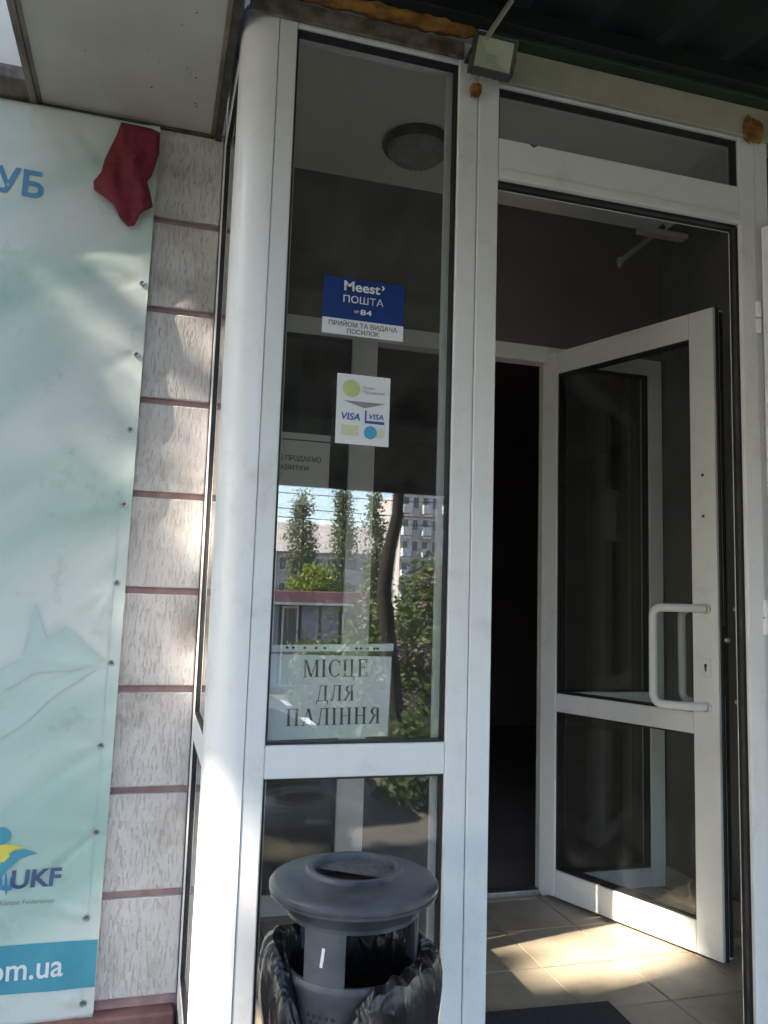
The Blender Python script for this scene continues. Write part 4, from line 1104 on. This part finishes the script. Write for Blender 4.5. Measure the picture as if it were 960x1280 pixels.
# far buildings
def far_block(name, label, x0, x1, y, z_top, gz, depth, storeys, cols, mat, roof=None, balconies=False):
    t = empty(name, label, 'building', loc=((x0 + x1) / 2, y - depth / 2, gz))
    under(box('wall', mat, None, x0, x1, y - depth, y, gz, z_top), t)
    H = (z_top - gz); sh = H / storeys; cw = (x1 - x0) / cols
    wproto = fproto = bproto = None
    for s_ in range(storeys):
        for c in range(cols):
            cx, cz_ = x0 + (c + .5) * cw, gz + (s_ + .55) * sh
            def inst(pr, mk, par):
                if pr is None: o = mk(); pr = o
                else: o = pr.copy(); C.objects.link(o)
                o.parent = par; return pr, o
            wproto, wo = inst(wproto, lambda: MB().box(-cw * .27, cw * .27, -.02, .06, -sh * .27, sh * .27).build('window', 'white_far'), t)
            wo.location = (cx - t.location.x, y - t.location.y, cz_ - t.location.z)
            for sx in (-1, 1):
                fproto, fo = inst(fproto, lambda: MB().box(-cw * .115, cw * .115, .061, .075, -sh * .235, sh * .235).build('pane', 'pane_far'), wo)
                fo.location = (sx * cw * .128, 0, 0)
            if balconies and c % 2 == 0:
                bproto, bo_ = inst(bproto, lambda: MB().box(-cw * .42, cw * .42, 0, 1.1, -sh * .5, -sh * .12).box(-cw * .42, cw * .42, 1.0, 1.06, sh * .36, sh * .44).build('balcony', 'white_far'), t)
                bo_.location = (cx - t.location.x, y - t.location.y, cz_ - t.location.z)
    if roof:
        mb = MB(); r_ = roof
        vs = [(x0 - .5, y + .5, z_top), (x1 + .5, y + .5, z_top), (x1 + .5, y - depth - .5, z_top), (x0 - .5, y - depth - .5, z_top), (x0 - .5, y - depth / 2, z_top + r_), (x1 + .5, y - depth / 2, z_top + r_)]
        mb.add(vs, [(0, 1, 5, 4), (2, 3, 4, 5), (0, 4, 3), (1, 2, 5), (0, 3, 2, 1)])
        under(mb.build('roof', 'roof_pink'), t)
    return t
g2 = gh(-80)
a, b = refl(300, 686, 82), refl(478, 686, 82)
far_block('apartment_building', 'long low apartment block under a pale pink pitched roof', a.x, b.x, a.y, a.z, g2, 11, 3, 12, 'block_grey', roof=3.6)
a, b = refl(502, 613, 104), refl(600, 613, 104)
far_block('apartment_tower', 'taller pale apartment block with balconies mirrored beside the bent trunk', a.x, b.x, a.y, a.z, g2, 14, 6, 8, 'block_pale', balconies=True)
# kiosk with the red fascia
a, b = refl(300, 737, 27), refl(452, 757, 27)
kz = gh(a.y)
k = empty('shop_kiosk', 'low shop pavilion with dusty red fascia across the street', 'kiosk', loc=((a.x + b.x) / 2, a.y - 2, kz))
under(box('wall', 'kiosk_dark', None, a.x, b.x, a.y - 4, a.y - .1, kz, b.z), k)
under(box('fascia', 'kiosk_red', None, a.x - .2, b.x + .2, a.y - 4.2, a.y + .4, b.z, a.z, bevel=.02), k)
under(box('fascia_edge', 'white_far', None, a.x - .2, b.x + .2, a.y + .38, a.y + .43, b.z - .06, b.z + .03), k)
nW = 6; cw = (b.x - a.x) / nW
for i in range(nW):
    f_ = under(box('shutter' if i % 3 != 2 else 'window', 'kiosk_blue' if i % 3 != 2 else 'white_far', None, a.x + i * cw + .06, a.x + (i + 1) * cw - .06, a.y - .1, a.y - .04, kz + .25, b.z - .1), k)
    if i % 3 == 2: under(box('pane', 'pane_far', None, a.x + i * cw + .12, a.x + (i + 1) * cw - .12, a.y - .04, a.y - .03, kz + .32, b.z - .18), k)
# overhead cables
wy = -17.0
for i, py in enumerate((611, 621, 640, 651)):
    p = refl(450, py, 18.75); sl = .004
    pts = []
    for s_ in range(13):
        q = -16 + 40 * s_ / 12
        pts.append((q, wy, p.z + .002 * (q - 5) ** 2 * .6))
    o = MB().tube(pts, .011, 5).build('overhead_cable', 'wire'); tag(o, ('topmost of four black overhead cables across the mirrored sky', 'overhead cable just under the topmost one in the mirrored sky', 'overhead cable just above the lowest one in the mirrored sky', 'lowest of four black overhead cables above the pink roof')[i], 'cable', 'overhead cables')
for x_ in (-16, 24):
    o = MB().tube([(x_, wy, gh(wy) - .3), (x_, wy, 5.2)], [.14, .10], 10).build('cable_pole', 'concrete'); tag(o, 'concrete cable pole up the street beyond the parked car' if x_ < 0 else 'concrete cable pole down the street beyond the lilac bushes', 'pole', 'cable poles')
# parked car
def car(cx, cy, gz):
    t = empty('parked_car', 'dark blue parked saloon car mirrored in the lower window pane', 'car', loc=(cx, cy, gz))
    L, Wd = 4.3, 1.7
    low = [(-2.15, .35), (-2.12, .62), (-2.0, .82), (-1.35, .92), (1.0, .93), (1.75, .86), (2.08, .70), (2.15, .45), (2.12, .28), (-2.1, .25)]
    mb = MB(); n = len(low)
    ys_ = [(-Wd / 2, .94), (-Wd / 2 - .02 + .05, 1.0), (Wd / 2 - .03, 1.0), (Wd / 2, .94)]
    for yy, s_ in ys_: mb.v += [(x_ * s_, yy, .6 + (z_ - .6) * s_) for x_, z_ in low]
    for j in range(3): mb.f += [(j * n + i, j * n + (i + 1) % n, (j + 1) * n + (i + 1) % n, (j + 1) * n + i) for i in range(n)]
    mb.f += [tuple(range(n)), tuple(range(3 * n, 4 * n))]
    def A(m, nm, mat, par=None, **k):
        o = m.build(nm, mat, None, **k); o.parent = par or t; return o
    A(mb, 'body', 'car', bevel=.04, smooth=True)
    cab = [(-1.55, .90), (-.95, 1.38), (.25, 1.42), (1.05, .92)]
    mb = MB()
    for yy, s_ in ((-.74, 0), (.74, 0)): mb.v += [(x_, yy * (1 if z_ < 1 else .82), z_) for x_, z_ in cab]
    mb.f = [(0, 1, 2, 3), (7, 6, 5, 4), (0, 4, 5, 1), (1, 5, 6, 2), (2, 6, 7, 3), (3, 7, 4, 0)]
    A(mb, 'cabin', 'car_glass', bevel=.03)
    A(MB().add([(-1.0, -.62, 1.385), (.3, -.62, 1.425), (.3, .62, 1.425), (-1.0, .62, 1.385), (-.95, -.6, 1.41), (.25, -.6, 1.45), (.25, .6, 1.45), (-.95, .6, 1.41)], [(0, 1, 2, 3), (4, 5, 6, 7), (0, 1, 5, 4), (1, 2, 6, 5), (2, 3, 7, 6), (3, 0, 4, 7)]), 'roof', 'car', bevel=.01)
    for x_ in (-1.3, 1.32):
        for s_ in (-1, 1):
            w = A(MB().lathe([(0, -.09), (.2, -.09), (.3, -.085), (.315, -.05), (.315, .05), (.3, .085), (.2, .09), (0, .09)], n=28), 'wheel', 'tyre'); w.location = (x_, s_ * .78, .315); w.rotation_euler = (R(90), 0, 0)
            A(MB().lathe([(0, -.1), (.19, -.1), (.2, -.08), (.2, .08), (.19, .1), (0, .1)], n=20), 'rim', 'steel', w)
    for s_ in (-1, 1):
        h = A(MB().box(-.06, .04, -.18, .18, -.07, .07), 'headlight', 'headlight', bevel=.02); h.location = (2.06, s_ * .58, .66)
        mi = A(MB().box(-.06, .06, -.09, .09, -.06, .06), 'mirror', 'car', bevel=.02); mi.location = (.7, s_ * .93, .98)
    return t
car(-.75, -5.35, GZ)
# street tree by the facade that dapples the sun
def dapple_tree():
    t = empty('street_tree', 'leafy street tree up the facade, crown cut open to shape sun flecks', 'tree', loc=(-8.9, -2.9, GZ))
    tp_ = [Vector(p) for p in ((-8.9, -2.9, GZ - .05), (-8.85, -2.85, 2.2), (-8.8, -2.7, 5.2), (-8.7, -2.4, 7.6))]
    under(MB().tube(tp_, [.19, .16, .13, .07], 12).build('trunk', 'bark'), t)
    cc, cr = np.array((-8.6, -2.25, 8.2)), np.array((1.7, 1.75, 2.7))
    r2 = np.random.default_rng(21)
    for k in range(10):
        e = Vector(cc + r2.uniform(-.75, .75, 3) * cr); a = tp_[2 + k % 2]
        under(MB().tube([a, (a + e) / 2 + Vector((0, 0, .3)), e], [.06, .04, .012], 7).build('limb', 'bark'), t)
    p = r2.normal(size=(420, 3)); p /= np.linalg.norm(p, axis=1)[:, None]; p *= r2.uniform(.05, 1, (420, 1)) ** .45
    pts = clumps(r2, cc + p * cr, 42, .17)
    # where each leaf's shadow meets the plane of the porch side (x = .131); leaves are cut out of the crown to shape sun flecks there
    k = (.131 - pts[:, 0]) / to_sun.x
    py, pz = pts[:, 1] + k * to_sun.y, pts[:, 2] + k * to_sun.z
    keep = np.ones(len(pts), bool)
    for cy, cz_, ry, rz in GAPS:
        d = ((py - cy) / ry) ** 2 + ((pz - cz_) / rz) ** 2
        keep &= (d > r2.uniform(.45, 1.35, len(pts))) | (r2.uniform(0, 1, len(pts)) < .02)
    pts = pts[keep & (pts[:, 1] < .2)]
    under(leaf_cloud('crown', 'leaf', pts, .13, None, r2), t)
GAPS = [(.28, .30, .28, .30), (.33, 1.12, .27, .46), (.03, .5, .13, .33), (.04, .12, .13, .30), (.05, 1.3, .04, .3), (.548, 1.5, .055, .44), (.55, .85, .045, .22), (.30, 1.72, .08, .09)]
dapple_tree()

# leafy trees added along the street to block most of the open sky
for nm, bx_, by_, cc_, cr_, k_ in (('broad leafy tree added across the street to block open sky', -7.4, -10.6, (-7.2, -10.3, 4.6), (2.6, 2.4, 2.2), 150),
                              ('leafy tree added by the facade far up to block open sky', -10.5, -2.6, (-10.3, -2.3, 4.4), (1.8, 2.4, 2.5), 150),
                              ('thick leafy tree added farther up than the car to block sky', -9.0, -7.0, (-9.0, -6.8, 4.3), (2.4, 2.4, 2.3), 150),
                              ('tall leafy tree added between car and facade trees to block sky', -6.8, -4.2, (-6.6, -4.1, 5.8), (1.8, 0.9, 2.8), 130),
                              ('leafy tree added over the landing beside the canopy for shade', -3.3, -3.8, (-2.5, -3.4, 5.8), (2.2, 2.0, 1.7), 150),
                              ('leafy tree added beyond the canopy end to block sky', 7.4, -5.6, (7.2, -5.4, 5.4), (2.6, 2.6, 2.6), 130)):
    tree('street_tree', nm, (bx_, by_, GZ), [(bx_, by_, gh(by_) - .05), (bx_ + .05, by_, 1.4), (bx_, by_ + .05, 3.2)], [.2, .16, .12], cc_, cr_, k_, 44, .17, 'leaf', spread=.28)

# the street goes on to both sides
far_block('apartment_building', 'grey apartment block down the street beyond the balcony block', 52, 96, -92, 13.0, g2, 13, 5, 14, 'block_grey', roof=3.0)
far_block('apartment_building', 'pale apartment block up the street beyond the kiosk', -58, 2, -84, 12.0, g2, 12, 5, 18, 'block_pale', roof=3.0)
for i, x_ in enumerate((-24, -17, -9, 14.5, 20, 27, 36)):
    y_ = -24 - 2.5 * (i % 3); gz_ = gh(y_)
    tree('roadside_tree', 'leafy roadside tree across the street ' + ('up from the kiosk' if x_ < 0 else 'down from the lilac bushes'), (x_, y_, gz_), [(x_, y_, gz_ - .1), (x_ + .1, y_, gz_ + 2.2), (x_, y_, gz_ + 3.6)], [.2, .16, .1], (x_, y_, gz_ + 5.4), (2.2, 2.2, 2.8), 70, 40, .3, 'leaf_poplar', group='roadside trees across the street ' + ('up' if x_ < 0 else 'down'), spread=.4)
